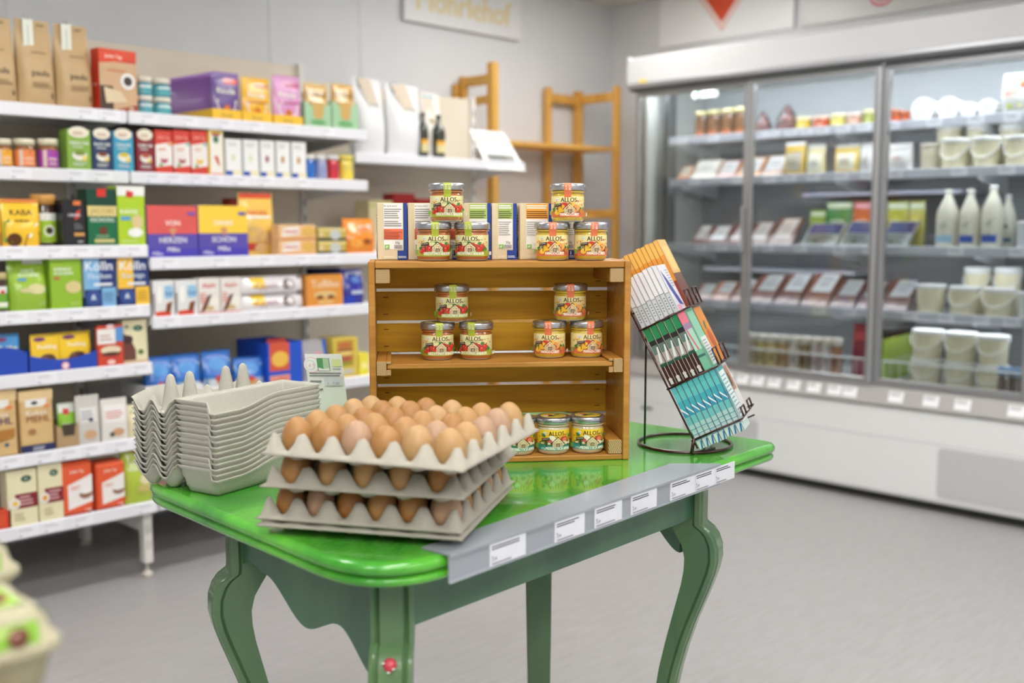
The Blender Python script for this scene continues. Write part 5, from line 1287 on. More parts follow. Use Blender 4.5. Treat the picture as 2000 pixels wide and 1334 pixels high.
B('L3', 232, 286, 364, .075, 'lime green coffee pack with white top and cup picture', (176, 208, 50), [('r', 0, .84, 1, 1, (236, 238, 232)), ('p', [(.3, .82), (.55, .80), (.6, .9), (.35, .93)], (212, 60, 60)), ('t', 'KAFFEE', .42, .54, .07, (246, 250, 230), .65), ('r', .1, .43, .45, .49, (90, 160, 214)), ('d', .7, .4, .2, (222, 200, 150), .12), ('d', .62, .22, .28, (240, 240, 232), .08), ('l', .1, .8, .05, .1, 1, (210, 226, 150))], name='coffee_pack', group='coffee packs', mat='gloss', side=[('r', 0, 0, 1, .84, (150, 186, 40))])
def milka(a, b, top, col, t1, t2, lab): B('R3', a, b, top, .06, lab, (90, 78, 170), [('r', 0, .46, 1, 1, col), ('t', t1, .5, .62, .10, (250, 240, 232), .38), ('t', t2, .5, .29, .11, (240, 236, 244), .7), ('p', [(.42, .55), (.5, .40), (.58, .55), (.5, .58)], (216, 150, 110)), ('r', 0, .0, 1, .17, (74, 62, 176)), ('t', 'Milka', .5, .12, .09, (240, 238, 248), .24), ('t', 'Milka', .18, .05, .08, (214, 210, 240), .2), ('r', .8, .82, .96, .88, (120, 90, 180))], name='chocolate_box', group='chocolate gift boxes')
milka(289, 388, 402, (222, 92, 88), 'VON', 'HERZEN', 'coral and purple chocolate gift box reading from the heart'); milka(389, 486, 402, (248, 208, 70), 'DANKE', 'SCHÖN', 'yellow and purple thank-you chocolate gift box')
G('R3', 474, 540, 378, .05, 'upright yellow and red wafer bag behind the gift boxes', (240, 196, 90), [('r', 0, .92, 1, 1, (222, 80, 50)), ('t', 'hanuta', .5, .66, .1, (222, 70, 60), .8), ('r', .1, .6, .9, .64, (240, 236, 226)), ('d', .4, .35, .3, (226, 186, 120), .12), ('d', .7, .28, .3, (214, 170, 110), .12), ('r', .0, .08, .7, .2, (206, 60, 48)), ('d', .55, .12, .2, (222, 180, 120), .08)], group='wafer bags', back=.075, flat_top=.08)
for lv in (0, 1):
    B('R3', 545, 618, 0, .05, 'peach wafer box with a white panel, %s of two stacked' % ('lower', 'upper')[lv], (236, 190, 136), [('p', [(.08, .2), (.55, .35), (.55, .9), (.12, .8)], (240, 234, 226)), ('t', 'hanuta', .33, .45, .28, (216, 80, 70), .38), ('d', .8, .55, .18, (226, 180, 90), .35), ('r', 0, 0, 1, .15, (216, 150, 96))], hh=.056, lift=lv * .0562, group='wafer boxes')
    B('R3', 622, 677, 0, .05, 'olive biscuit box with a round silver emblem, %s of two stacked' % ('lower', 'upper')[lv], (196, 176, 82), [('r', 0, 0, 1, .25, (74, 72, 60)), ('r', 0, .75, 1, 1, (226, 206, 130)), ('d', .6, .5, .2, (196, 200, 196), .4), ('d', .1, .5, .1, (226, 200, 150), .2)], hh=.05, lift=lv * .0502, group='biscuit boxes')
G('R3', 679, 738, 427, .07, 'bright orange snack bag partly behind the wooden crate', (236, 140, 44), [('p', [(.4, .55), (.85, .6), (.9, .85), (.45, .78)], (240, 214, 196)), ('l', .45, .85, .62, .75, 2, (214, 120, 110)), ('d', .65, .35, .15, (150, 80, 40), .08), ('d', .3, .3, .2, (246, 170, 70), .12)], group='snack bags', flat_top=.05)
B('R3', 452, 500, 388, .06, 'dark red box at the back of the third shelf', (170, 60, 40), [('r', .1, .6, .9, .9, (200, 90, 60))], back=.25)
# ---- fourth shelf
small_jar('L4', -14, 23, 533, 'dark jam jar with green label at the left edge of the fourth shelf', (66, 28, 30), (200, 184, 130), (110, 170, 60), [('r', 0, .7, 1, 1, (236, 238, 232)), ('d', .6, .75, .15, (206, 60, 60)), ('r', 0, .1, 1, .3, (236, 236, 220))], lidh=.18)
G('L4', 24, 99, 506, .07, 'lime oat flake bag with crumpled white top', (152, 190, 56), [('t', 'ZARTE', .5, .74, .06, (240, 246, 226), .5), ('t', 'FLOCKEN', .5, .66, .06, (240, 246, 226), .6), ('r', .2, .58, .42, .63, (90, 150, 200)), ('d', .68, .42, .26, (214, 206, 150), .1), ('d', .4, .40, .2, (206, 200, 140), .05), ('r', .4, .90, .95, .99, (230, 230, 226)), ('l', .7, .95, .1, .18, 2, (190, 214, 120))], group='oat flake bags', flat_top=.08)
B('L4', 101, 162, 502, .07, 'lime oat flake pack with flat sides on the fourth shelf', (144, 186, 46), [('t', 'KERNIGE', .4, .74, .06, (240, 246, 226), .6), ('t', 'FLOCKEN', .42, .66, .06, (240, 246, 226), .6), ('r', .1, .57, .28, .62, (190, 90, 70)), ('d', .72, .42, .26, (216, 200, 140), .12), ('l', .6, .95, .06, .14, 2, (190, 214, 120))], group='oat flake bags')
for (a, b, c1, lb) in ((166, 228, (126, 178, 222), 'light blue'), (232, 293, (244, 196, 60), 'yellow')):
    B('L4', a, b, 500, .07, '%s and navy oat carton with a ship emblem' % lb, (30, 54, 120), [('r', 0, .35, .5, 1, c1), ('r', .55, 0, 1, .38, c1), ('t', 'Kölln', .48, .72, .19, (240, 244, 248), .9), ('t', 'Flocken' if lb != 'yellow' else 'Kernige', .5, .56, .11, (214, 226, 240), .85), ('r', .3, .42, .88, .47, (236, 240, 244)), ('d', .27, .19, .22, (64, 92, 160), .14), ('d', .27, .19, .17, (40, 66, 136), .11), ('p', [(.18, .15), (.36, .15), (.30, .26), (.22, .24)], (190, 204, 226)), ('l', .6, .95, .1, .3, 4, tuple(int(v * .85) for v in c1))], group='oat cartons', side=[('r', 0, .2, 1, 1, (206, 210, 216)), ('r', 0, 0, 1, .2, (24, 36, 80))])
for i, (a, b) in enumerate(((300, 342), (344, 387), (389, 431), (433, 472))):
    if i < 2: B('R4', a, b, 548 - i, .05, 'white milk bar pack with red foot, %s of two' % ('left', 'right')[i], (228, 228, 228), [('p', [(.1, 0), (.8, 0), (.85, .12), (.5, .16), (.1, .14)], (216, 74, 44)), ('r', .55, .5, .95, .85, (150, 196, 226)), ('t', 'Riegel', .75, .6, .1, (90, 140, 200), .4), ('p', [(.55, .1), (.8, .14), (.9, .42), (.62, .36)], (126, 70, 40)), ('d', .3, .6, .12, (246, 246, 240), .25), ('r', 0, .1, .06, .65, (70, 44, 36))], group='milk bar packs', name='snack_pack')
    else: B('R4', a, b, 545 - i, .05, 'white chocolate wafer pack, %s of two' % ('left', 'right')[i - 2], (232, 226, 220), [('t', 'duplo', .5, .74, .13, (206, 70, 66), .8), ('p', [(.05, .05), (.3, .1), (.62, .55), (.4, .5)], (110, 60, 40)), ('d', .72, .32, .22, (240, 236, 224), .16), ('d', .5, .16, .2, (206, 180, 120), .06), ('r', 0, 0, 1, .05, (206, 66, 44)), ('l', .05, .35, .3, .6, 4, (220, 120, 110))], group='wafer packs', name='snack_pack')
for lv in (0, 1):
    G('R4', 474, 596, 0, .05, 'long white puffed rice sweet pack, %s of two stacked' % ('lower', 'upper')[lv], (226, 222, 224), [('r', .14, .3, .36, .95, (246, 206, 70)), ('t', 'nippon', .36, .3, .42, (140, 50, 90), .42), ('d', .76, .5, .1, (84, 60, 50), .3), ('d', .70, .4, .05, (110, 80, 66), .2), ('p', [(.9, 0), (1, 0), (1, 1), (.95, 1)], (120, 118, 116))], hh=.062, lift=lv * .0622, flat_top=.04, group='puffed rice packs', name='snack_pack')
B('R4', 600, 671, 537, .06, 'orange caramel sweet box on the fourth shelf', (226, 150, 62), [('t', 'Toffifee', .5, .6, .25, (244, 226, 196), .8), ('d', .5, .38, .32, (226, 190, 130), .12), ('d', .35, .3, .1, (120, 70, 36), .06), ('d', .65, .3, .1, (120, 70, 36), .06), ('r', .3, .08, .7, .2, (236, 190, 120))])
G('R4', 673, 716, 526, .06, 'dark blue and white sweet bag beside the wooden crate', (44, 50, 150), [('p', [(.2, .5), (1, .6), (1, .95), (.2, .9)], (214, 218, 232)), ('r', 0, 0, .5, .25, (30, 60, 190)), ('d', .6, .7, .2, (90, 130, 200), .1), ('r', .3, .3, 1, .4, (200, 206, 226))], flat_top=.06)
B('R4', 612, 668, 524, .05, 'navy box at the back of the fourth shelf', (30, 32, 92), [], back=.16)
# ---- fifth shelf: pudding sachets in blue display boxes
BLU = (34, 72, 178)
def pudding(row, px0, px1, pyt, col, lab, fig, n, back):
    return G(row, px0, px1, pyt, .012, lab, col, [('r', 0, .93, 1, 1, tuple(int(v * .8) for v in col)), ('d', .3, .86, .22, (120, 60, 110), .06), ('t', 'Pudding', .55, .60, .12, (250, 244, 220), .75), ('d', .55, .26, .32, fig, .20), ('d', .4, .28, .12, tuple(min(255, v + 20) for v in fig), .16), ('d', .7, .28, .12, tuple(int(v * .85) for v in fig), .16)], name='pudding_sachet', group='pudding sachets', back=back, lift=.004, flat_top=.06, turn=n)
tray_box('L5', -40, 56, 692, .16, 'blue display box cut off by the left edge of the fifth shelf', BLU, [], scoop=-.3)
pudding('L5', -8, 41, 655, (70, 146, 206), 'light blue vanilla pudding sachet at the left edge', (236, 206, 130), .0, .022)
tray_box('L5', 58, 191, 690, .16, 'blue display box with two yellow pudding sachets', BLU, [('d', .52, .28, .06, (226, 130, 130)), ('d', .52, .28, .045, (240, 220, 220))], scoop=.35)
pudding('L5', 62, 120, 655, (242, 200, 44), 'yellow chocolate pudding sachet, left one in the blue display box', (110, 70, 50), .08, .022)
pudding('L5', 118, 180, 650, (246, 204, 40), 'yellow chocolate pudding sachet, right one in the blue display box', (104, 66, 50), .08, .03)
for q in range(4): pudding('L5', 120, 180, 652, (236, 190, 40), 'yellow pudding sachet, %s behind the right one in the display box' % ('directly', 'second', 'third', 'fourth')[q], (104, 66, 50), .05, .055 + q * .022)
for q in range(6):
    B('L5', 192, 243, 636, .018, 'red baking mix pack with a cream cake, %s' % ('front of its row' if q == 0 else '%s behind the front one' % ('first second third fourth fifth'.split()[q - 1])), (206, 70, 50), [('r', 0, .55, .7, .92, (240, 234, 230)), ('l', .1, .6, .62, .8, 2, (190, 150, 150)), ('r', .7, .6, 1, .95, (90, 150, 214)), ('d', .5, .40, .40, (232, 216, 186), .10), ('d', .5, .30, .36, (90, 50, 40), .05), ('d', .5, .98, .16, (240, 200, 200), .05), ('d', .5, .1, .16, (240, 200, 190), .06)] if q == 0 else [('r', 0, 0, 1, .5, (150, 60, 46))], name='baking_mix', group='red baking mix packs', back=.012 + q * .0215)
B('L5', 242, 290, 624, .05, 'cream baking mix box with a chocolate cake picture', (232, 224, 184), [('d', .62, .80, .2, (60, 110, 90), .07), ('t', 'BIO', .62, .78, .03, (230, 240, 230)), ('p', [(0, .05), (.5, .05), (.5, .3), (.25, .62), (0, .7)], (110, 66, 56)), ('d', .2, .55, .2, (70, 44, 40), .1), ('d', .7, .25, .12, (90, 120, 70), .06), ('r', 0, 0, 1, .07, (214, 186, 150)), ('d', .15, .85, .06, (70, 130, 110))], name='baking_mix', group='baking mixes', back=.03)
# ---- fifth shelf right: blue freeze bags, sweets
def bluebag(i, a, b, top, bk, tr, lab):
    G('R5', a, b, top, .06, lab, (44, 112, 200), [('r', 0, 0, 1, .35, (220, 228, 236)), ('d', .3, .25, .2, (120, 160, 60), .12), ('d', .65, .2, .2, (226, 150, 60), .12), ('d', .5, .35, .14, (206, 70, 60), .08), ('d', .5, .7, .35, (80, 150, 220), .15), ('p', [(0, .6), (1, .75), (1, .82), (0, .7)], (150, 196, 236))], name='snack_bag', group='blue snack bags', back=bk, turn=tr, flat_top=.08)
WHB = (232, 232, 232)
for i, (a, b, top, lab) in enumerate(((288, 344, 700, 'blue snack bag, first from the left on the low shelf behind the cartons'), (342, 398, 695, 'blue snack bag, second from the left on the low shelf'), (400, 458, 688, 'blue snack bag, third from the left on the low shelf'), (462, 520, 700, 'blue snack bag, fourth from the left on the low shelf'))):
    tray_box('R5', a - 2, b, 752, .2, 'white display box below the blue snack bags, %s from the left' % NTH[i], WHB, [], back=.015)
    bluebag(i, a + 2, b - 3, top, .03, -.12, lab); bluebag(i, a + 4, b - 3, top - 3, .10, -.06, lab.replace('blue snack bag', 'rear blue snack bag').replace(' behind the cartons', ''))
o, c, w_, h = tray_box('R5', 524, 592, 668, .22, 'royal blue display box with a yellow oval, behind the price card', (30, 84, 200), [('p', [(.05, 1), (.62, 1), (.62, .35), (.05, .35)], (214, 90, 60)), ('d', .35, .62, .25, (236, 190, 80), .18), ('r', .05, .08, .62, .25, (240, 170, 150)), ('t', 'GUMMI', .33, .12, .1, (214, 80, 60), .5)], side=None)
G('R5', 530, 568, 664, .05, 'red and yellow gummy sweet bag in the royal blue display box', (214, 60, 48), [('r', 0, .2, 1, .45, (240, 190, 70)), ('t', 'GUMMI', .5, .7, .12, (248, 226, 200), .8), ('d', .5, .4, .2, (226, 130, 60), .1)], name='sweet_bag', group='sweet bags low', lift=.004, back=.03, flat_top=.08)
G('R5', 596, 645, 664, .05, 'grey and yellow sweet bag beside the royal blue display box', (170, 166, 168), [('d', .4, .5, .25, (226, 200, 80), .1), ('d', .6, .6, .2, (214, 150, 160), .1), ('r', .85, 0, 1, 1, (44, 100, 200))], name='sweet_bag', group='sweet bags low', back=.02, flat_top=.08)
B('R5', 652, 700, 660, .10, 'yellow display carton with burger shaped sweets', (222, 196, 84), [('r', .12, .3, .82, .95, (196, 150, 60)), ('d', .47, .82, .3, (190, 110, 60), .06), ('d', .47, .70, .32, (150, 80, 50), .04), ('d', .47, .62, .33, (240, 210, 120), .05), ('d', .47, .48, .3, (180, 90, 70), .06), ('d', .47, .36, .3, (150, 150, 50), .05), ('r', .2, .1, .8, .22, (200, 196, 180))])
B('R5', 702, 722, 690, .08, 'lemon yellow carton beside the wooden crate on the low shelf', (244, 226, 70), [('r', .2, .3, .8, .6, (250, 240, 150))])
# ---- sixth shelf: flour and pouches
def flour(a, b, top, lab, txt, bcol, extra):
    B('L6', a, b, top, .075, lab, (214, 180, 124), [('r', .0, .84, 1, 1, (226, 196, 146)), ('r', .18, .74, .8, .86, (238, 236, 230)), ('d', .45, .80, .1, (60, 66, 76), .03), ('t', 'Kokos', .5, .60, .09, (240, 232, 214), .6), ('t', txt, .55, .49, .11, bcol, .75), ('d', .35, .34, .12, (170, 120, 80), .05), ('d', .8, .74, .1, (226, 140, 80), .03)] + extra, b=.006, name='flour_bag', group='flour bags', mat='kraft', side=[('r', 0, 0, 1, 1, (190, 156, 104))])
flour(-42, 38, 764, 'tan paper flour bag cut off by the left edge of the sixth shelf', 'MEHL', (70, 50, 110), [('p', [(.3, .2), (.9, .28), (.92, .42), (.3, .4)], (176, 120, 50)), ('d', .7, .18, .06, (70, 90, 130), .03)])
flour(41, 108, 762, 'tan paper flour bag standing in a navy tray', 'MEHL', (156, 100, 60), [('r', -.01, 0, 1.01, .13, (36, 42, 86)), ('l', .35, .7, .03, .10, 2, (214, 216, 226))])
tray_box('L6', 112, 156, 828, .12, 'brown cardboard tray holding a green pouch', (176, 146, 108), [('p', [(.22, 1), (.86, 1), (.80, .5), (.30, .5)], (70, 60, 46))], scoop=.25)
G('L6', 118, 152, 790, .03, 'green pouch with a dark edge in the brown cardboard tray', (140, 196, 60), [('r', 0, .78, 1, 1, (226, 228, 222)), ('p', [(.25, .74), (.6, .72), (.66, .86), (.3, .88)], (206, 60, 60)), ('l', .15, .85, .4, .55, 2, (230, 240, 210)), ('d', .5, .2, .3, (176, 214, 80), .08)], group='pouches', lift=.004, back=.03, flat_top=.05)
for q in range(4): G('L6', 152, 198, 772, .022, 'clear silver pouch with nuts, %s' % ('front of its row' if q == 0 else '%s behind the front one' % ('first', 'second', 'third')[q - 1]), (206, 202, 196), [('r', .15, .45, .9, .75, (226, 224, 222)), ('l', .2, .85, .5, .7, 3, (150, 150, 160)), ('d', .55, .2, .3, (206, 170, 130), .1), ('d', .6, .5, .1, (70, 70, 100), .04)] if q == 0 else [], group='silver pouches', back=.014 + q * .028, flat_top=.1)
for q in range(4): G('L6', 201, 252, 778, .022, 'white paper pouch of almonds, %s' % ('front of its row' if q == 0 else '%s behind the front one' % ('first', 'second', 'third')[q - 1]), (226, 222, 216), [('r', .1, .45, .9, .85, (238, 234, 232)), ('l', .15, .85, .52, .72, 3, (206, 120, 100)), ('d', .6, .2, .25, (206, 160, 120), .1), ('d', .35, .16, .1, (90, 80, 60), .06)] if q == 0 else [], group='white pouches', back=.014 + q * .028, flat_top=.08)
G('L6', 254, 296, 790, .04, 'cream pouch with a green oval emblem at the shelf end', (226, 216, 176), [('d', .6, .70, .18, (60, 110, 86), .09), ('l', .3, .9, .4, .55, 2, (150, 150, 130)), ('d', .5, .22, .35, (214, 190, 110), .1), ('d', .15, .78, .05, (60, 120, 100))], group='pouches', flat_top=.05)
# ---- lowest shelf
B('L7', -30, 24, 1000, .05, 'red box cut off at the lower left shelf', (206, 66, 34), [('r', .2, .2, .8, .8, (216, 80, 44))])
for (a, b, top, lab, cc) in ((17, 76, 918, 'cream carton with a maroon band and fried egg picture', (240, 196, 90)), (78, 126, 906, 'cream carton with a maroon band and orange fruit picture', (230, 160, 50))):
    B('L7', a, b, top, .06, lab, (230, 222, 184), [('d', .65, .84, .18, (40, 76, 56), .06), ('t', 'BIO', .65, .825, .03, (210, 230, 214)), ('r', .25, .32, 1, .58, (130, 32, 44)), ('l', .4, .9, .36, .55, 3, (222, 180, 180)), ('d', .22, .42, .2, (236, 230, 220), .1), ('d', .24, .42, .1, cc, .05), ('l', .2, .6, .1, .25, 3, (190, 176, 140))], name='baking_mix', group='cream cartons low')
for (a, b, lab) in ((120, 186, 'orange-red sugar bag with a white bowl, left of two'), (188, 248, 'orange-red sugar bag with a white bowl, right of two')):
    B('L7', a, b, 902, .085, lab, (226, 92, 52), [('p', [(.22, .12), (.95, .22), (.95, .74), (.22, .58)], (238, 234, 230)), ('t', 'Jeden Tag', .5, .80, .06, (246, 214, 200), .4), ('d', .75, .38, .2, (150, 106, 80), .09), ('d', .75, .43, .2, (240, 238, 234), .05), ('l', .3, .6, .48, .56, 2, (236, 150, 120)), ('t', '1 kg', .8, .06, .05, (248, 230, 220), .25)], b=.010, name='sugar_bag', group='sugar bags', side=[('r', 0, 0, 1, 1, (206, 76, 40)), ('r', .3, .3, .6, .4, (240, 220, 214))])
G('L7', 246, 305, 872, .07, 'lime green nut bag at the right end of the lowest shelf', (176, 196, 60), [('d', .5, .93, .2, (206, 60, 60), .05), ('t', 'SOJA', .4, .66, .07, (238, 244, 220), .5), ('t', 'FLOCKEN', .45, .58, .06, (238, 244, 220), .6), ('d', .68, .42, .2, (226, 216, 170), .1), ('d', .62, .26, .24, (206, 190, 110), .07)], group='lime bags', flat_top=.06)
G('R6', 322, 372, 872, .07, 'green snack bag on the lowest shelf behind the egg cartons', (110, 160, 50), [('r', 0, .2, 1, .35, (226, 160, 60)), ('d', .3, .55, .2, (190, 50, 70), .1)], group='lime bags', flat_top=.06)
B('R6', 690, 745, 792, .08, 'dark red box on the lowest shelf beside the crate', (150, 30, 44), [('r', .2, .3, .8, .7, (180, 50, 60))])
# ---- high shelf of the third bay
for i, (a, b, top) in enumerate(((704, 760, 150), (768, 832, 162))):
    o, c, w_, h = G('B1', a, b, top, .11, 'tall white paper sack with a picture sticker, %s of two' % ('left', 'right')[i], (226, 226, 228), [('p', [(.42, .62), (.82, .60), (.62, .995), (.12, .995)], (206, 190, 170)), ('p', [(.2, .86), (.5, .86), (.40, .995), (.12, .995)], (70, 140, 170)), ('p', [(.40, .76), (.72, .76), (.66, .86), (.32, .86)], (120, 90, 70)), ('p', [(.45, .63), (.82, .61), (.76, .72), (.42, .74)], (170, 170, 160))], name='paper_sack', group='white paper sacks', mat='paper', back=.03, flat_top=.10, foot=1.0)
G('B1', 830, 868, 180, .08, 'small white paper sack with a blue topped sticker behind the bottles', (228, 224, 218), [('p', [(.15, .6), (.6, .55), (.7, .95), (.1, .95)], (226, 200, 180)), ('p', [(.12, .85), (.66, .85), (.7, .95), (.1, .95)], (110, 170, 190)), ('p', [(.4, .4), (.6, .4), (.6, .6), (.3, .62)], (160, 150, 90))], name='paper_sack', group='white paper sacks', mat='paper', back=.14, flat_top=.08)
OILP = [(.9, 0), (1, .01), (1, .62), (.85, .70), (.42, .78), (.36, .80), (.36, .93)]
for (a, b, top, lb) in ((825, 841, 219, 'left'), (855, 875, 224, 'right')):
    bottle('B1', a, b, top, 'dark oil bottle with yellow label, %s of two on the high shelf' % lb, (34, 42, 30), (24, 28, 24), prof=OILP, back=.015, group='oil bottles', spec=[('r', 0, .12, 1, .30, (226, 214, 160)), ('r', 0, .30, 1, .40, (240, 178, 60)), ('r', 0, .42, 1, .58, (60, 60, 50))])
o, c, w_, h = put('B1', 'info_card', 'white information card leaning on the end of the high shelf', 'sign', None, 935, 1018, 262, .003, lambda w_, d, h: (MB(), 'paper'), back=-.012) if False else (None,) * 4
def info_card():
    c, w_, h = ROWS['B1'].span(922, 1022, -.002, 256)
    x1 = 3.585; x0 = x1 - .27; zb = Z['B1'] - .040
    m = MB((240, 240, 238)); yb = YF['B1'] - .0065; k = .075; H2 = at(960, 256, y=YF['B1'] + .06).z - zb
    S = lambda u, v, l: (u - (v / H2) * .045, yb - l * .95 + k * v / H2, zb + v)
    xs = (x0 + .02, x1)
    m.add([S(xs[0], 0, 0), S(xs[1], 0, 0), S(xs[1] - .03, H2, 0), S(xs[0] - .0, H2, 0), S(xs[0], 0, -.002), S(xs[1], 0, -.002), S(xs[1] - .03, H2, -.002), S(xs[0], H2, -.002)], [(0, 1, 2, 3), (7, 6, 5, 4), (0, 4, 5, 1), (1, 5, 6, 2), (2, 6, 7, 3), (3, 7, 4, 0)])
    P = Print(m, S, .0006); wd = xs[1] - xs[0]
    P.rect(xs[0] + .03, H2 * .22, xs[1] - .04, H2 * .40, (150, 150, 146)); P.rect(xs[0] + .05, H2 * .25, xs[1] - .09, H2 * .36, (120, 122, 116)); P.lines(xs[0] + .03, xs[1] - .06, H2 * .5, H2 * .62, 2, (200, 200, 190)); P.rect(xs[0] + .05, H2 * .76, xs[1] - .08, H2 * .82, (206, 206, 160)); P.disc(xs[0] + .02, H2 * .72, .012, (226, 220, 170))
    tag(m.build('info_card', 'paper'), 'white information card leaning on the end of the high shelf', 'sign')
info_card()
B('B2', 770, 812, 378, .08, 'deep red box on the dim shelf behind the spice boxes', (140, 24, 26), [('r', .3, .4, .8, .8, (160, 120, 40))], back=.10)
B('B2', 815, 850, 388, .08, 'crimson box on the dim shelf behind the tomato spread jars', (150, 30, 34), [('d', .5, .6, .2, (190, 150, 60), .1)], back=.10)
B('B2', 722, 768, 392, .10, 'beige carton on the dim shelf behind the paprika boxes', (206, 192, 150), [('r', 0, .85, 1, 1, (190, 180, 130))], back=.06)

# ------------------------------------------------------------------ goods in the refrigerated cabinet
for i, (a, b) in enumerate(((1352, 1374), (1376, 1400), (1402, 1428), (1430, 1450))):
    small_jar('FA', a, b, 218 - i * 3, 'brown preserve jar with pale lid, %s from the left in the fridge' % NTH[i], (112, 74, 50), (226, 216, 160), (126, 90, 62), [('r', 0, 0, 1, .25, (190, 110, 70))], group='brown jars in the fridge', back=.03, lidh=.17)
def netted(a, b, top, lab):
    c, w_, h = ROWS['FA'].span(a, b, .03, top); t = thing('fruit_net', lab, 'fruit', c + Vector((w_ / 2, 0, 0)), -math.pi / 2, 'nets of red fruit')
    r = w_ * .19
    for k, (x, y, z) in enumerate(((-w_ * .28, 0, r), (w_ * .28, 0, r), (0, 0, r), (-w_ * .14, .01, r * 2.7), (w_ * .14, .01, r * 2.7), (0, .01, r * 4.3))):
        m = MB(((146, 74, 60), (170, 96, 80), (130, 60, 52))[k % 3]); m.lathe([(max(1e-5, r * math.sin(math.pi * q / 8)), -r * math.cos(math.pi * q / 8)) for q in range(9)], 12, x, y, z, cap=False); m.build('fruit', 'gloss', t)
    m = MB(); m.lathe([(w_ * .48, 0), (w_ * .48, r * 1.6), (w_ * .3, r * 4), (w_ * .1, r * 5.6), (1e-4, r * 5.9)], 14, cap=False); m.build('net_film', 'clear_film', t)
netted(1462, 1496, 214, 'net pack of reddish-brown fruit, left of two in the fridge'); netted(1503, 1546, 212, 'net pack of reddish-brown fruit, right of two in the fridge')
for i, (a, b, top, c1, c2, lb) in enumerate(((1548, 1577, 228, (222, 196, 60), (240, 230, 190), 'yellow'), (1580, 1613, 226, (206, 90, 46), (236, 210, 190), 'orange'), (1615, 1645, 222, (214, 204, 100), (240, 236, 190), 'pale yellow'), (1648, 1678, 220, (206, 160, 140), (230, 210, 200), 'pink'), (1680, 1704, 214, (150, 160, 60), (226, 220, 170), 'olive'))):
    small_jar('FA', a, b, top, 'small %s dip tub on the top fridge shelf' % lb, c1, c2, c1, [('d', .5, .5, .3, c2, .3)], group='dip tubs', back=.02, lidh=.25, name='dip_tub')
for i in range(3):
    small_jar('FA', 1727 + i * 16, 1742 + i * 16, 213 + i * 2, 'orange dip tub, %s of three by the door frame' % ('left', 'middle', 'right')[i], (196, 84, 36), (206, 110, 60), (206, 96, 44), [], group='orange dip tubs', back=.02, lidh=.3, name='dip_tub')
def lying_tub(a, b, top, lab):
    c, w_, h = ROWS['FA'].span(a, b, .02, top); r = w_ / 2 * .98
    t = thing('yoghurt_tub', lab, 'tub', Vector((c.x, c.y, c.z)), -math.pi / 2, 'white tubs lying on their sides')
    prof = [(r * .98, 0), (r, .004), (r, .014), (r * .95, .015), (r * .84, .12), (r * .8, .122)]
    m = MB((236, 235, 232))
    m.lathe([(p, q) for p, q in prof[3:]], 24, 0, 0, r, ax='y'); m.build('tub_body', 'plastic', t)
    m = MB((242, 242, 240)); m.lathe(prof[:4], 24, 0, 0, r, ax='y'); P = Print(m, lambda u, v, l: (u, -l, r + v), .0006); P.disc(0, 0, r * .7, (230, 232, 236), n=24); P.disc(0, 0, r * .45, (222, 226, 232)); P.lines(-r * .3, r * .3, -r * .2, r * .2, 3, (196, 202, 212)); m.build('lid', 'plastic', t)
for i, (a, b, top) in enumerate(((1778, 1823, 185), (1828, 1872, 182), (1874, 1906, 178), (1908, 1944, 176))): lying_tub(a, b, top, 'white tub lying with its lid to the front, %s from the left' % NTH[i])
G('FA', 1952, 2040, 140, .05, 'grey pouch with tomato picture leaning at the right edge of the fridge', (196, 196, 192), [('r', 0, .62, 1, .95, (206, 170, 140)), ('r', .05, .45, .4, .62, (222, 150, 140)), ('d', .6, .7, .2, (200, 90, 60), .1), ('d', .2, .2, .08, (196, 206, 90), .05), ('d', .45, .2, .06, (240, 236, 160), .04), ('d', .75, .75, .08, (60, 100, 60), .05)], group='fridge pouches', flat_top=.05)
# second fridge shelf
def slab_pack(row, a, b, top, lab, col, spec, back=.02, group='flat packs', tilt=.9, th_=.022, mat='film'):
    """flat chilled pack leaning back on the shelf"""
    c, w_, h = ROWS[row].span(a, b, back, top); w_ *= .97; k = h * tilt
    S = lambda u, v, l: (u, k * v / h - l, v + l * .4)
    m = MB(col); e = w_ / 2
    m.add([S(-e, 0, 0), S(e, 0, 0), S(e, h, 0), S(-e, h, 0), (-e, th_, 0), (e, th_, 0), (e, k + th_, h * .98), (-e, k + th_, h * .98)], [(0, 1, 2, 3), (7, 6, 5, 4), (0, 4, 5, 1), (1, 5, 6, 2), (2, 6, 7, 3), (3, 7, 4, 0)])
    draw(Print(m, S, .0006), w_, h, spec)
    return tag(m.build('chilled_pack', mat, None, c, ROWS[row].rot), lab, 'chilled pack', group)
for i, (a, b, top, col, lc) in enumerate(((1320, 1342, 324, (214, 130, 70), (236, 226, 206)), (1344, 1394, 312, (206, 196, 176), (232, 228, 220)), (1396, 1432, 312, (190, 140, 130), (226, 222, 220)), (1434, 1480, 306, (214, 150, 90), (232, 230, 228)), (1482, 1524, 302, (190, 150, 120), (236, 236, 238)))):
    slab_pack('FB', a, b, top, 'flat chilled pack with a pale label, %s from the left on the second fridge shelf' % NTH[i], col, [('r', .1, .3, .9, .95, lc), ('l', .2, .8, .5, .8, 2, (170, 170, 170))], group='flat packs second fridge shelf')
for i, (a, b, top, c1, c2) in enumerate(((1528, 1568, 278, (226, 190, 90), (206, 196, 180)), (1572, 1606, 282, (236, 224, 180), (244, 240, 226)), (1626, 1674, 282, (238, 208, 120), (244, 240, 222)), (1676, 1702, 279, (240, 240, 240), (226, 222, 224)))):
    G('FB', a, b, top, .05, 'standing cheese pack, %s from the left on the second fridge shelf' % NTH[i], c1, [('r', .12, .15, .88, .7, c2), ('l', .25, .75, .3, .55, 3, (170, 160, 140)), ('r', 0, .9, 1, 1, (236, 236, 236))], name='cheese_pack', group='cheese packs', flat_top=.1)
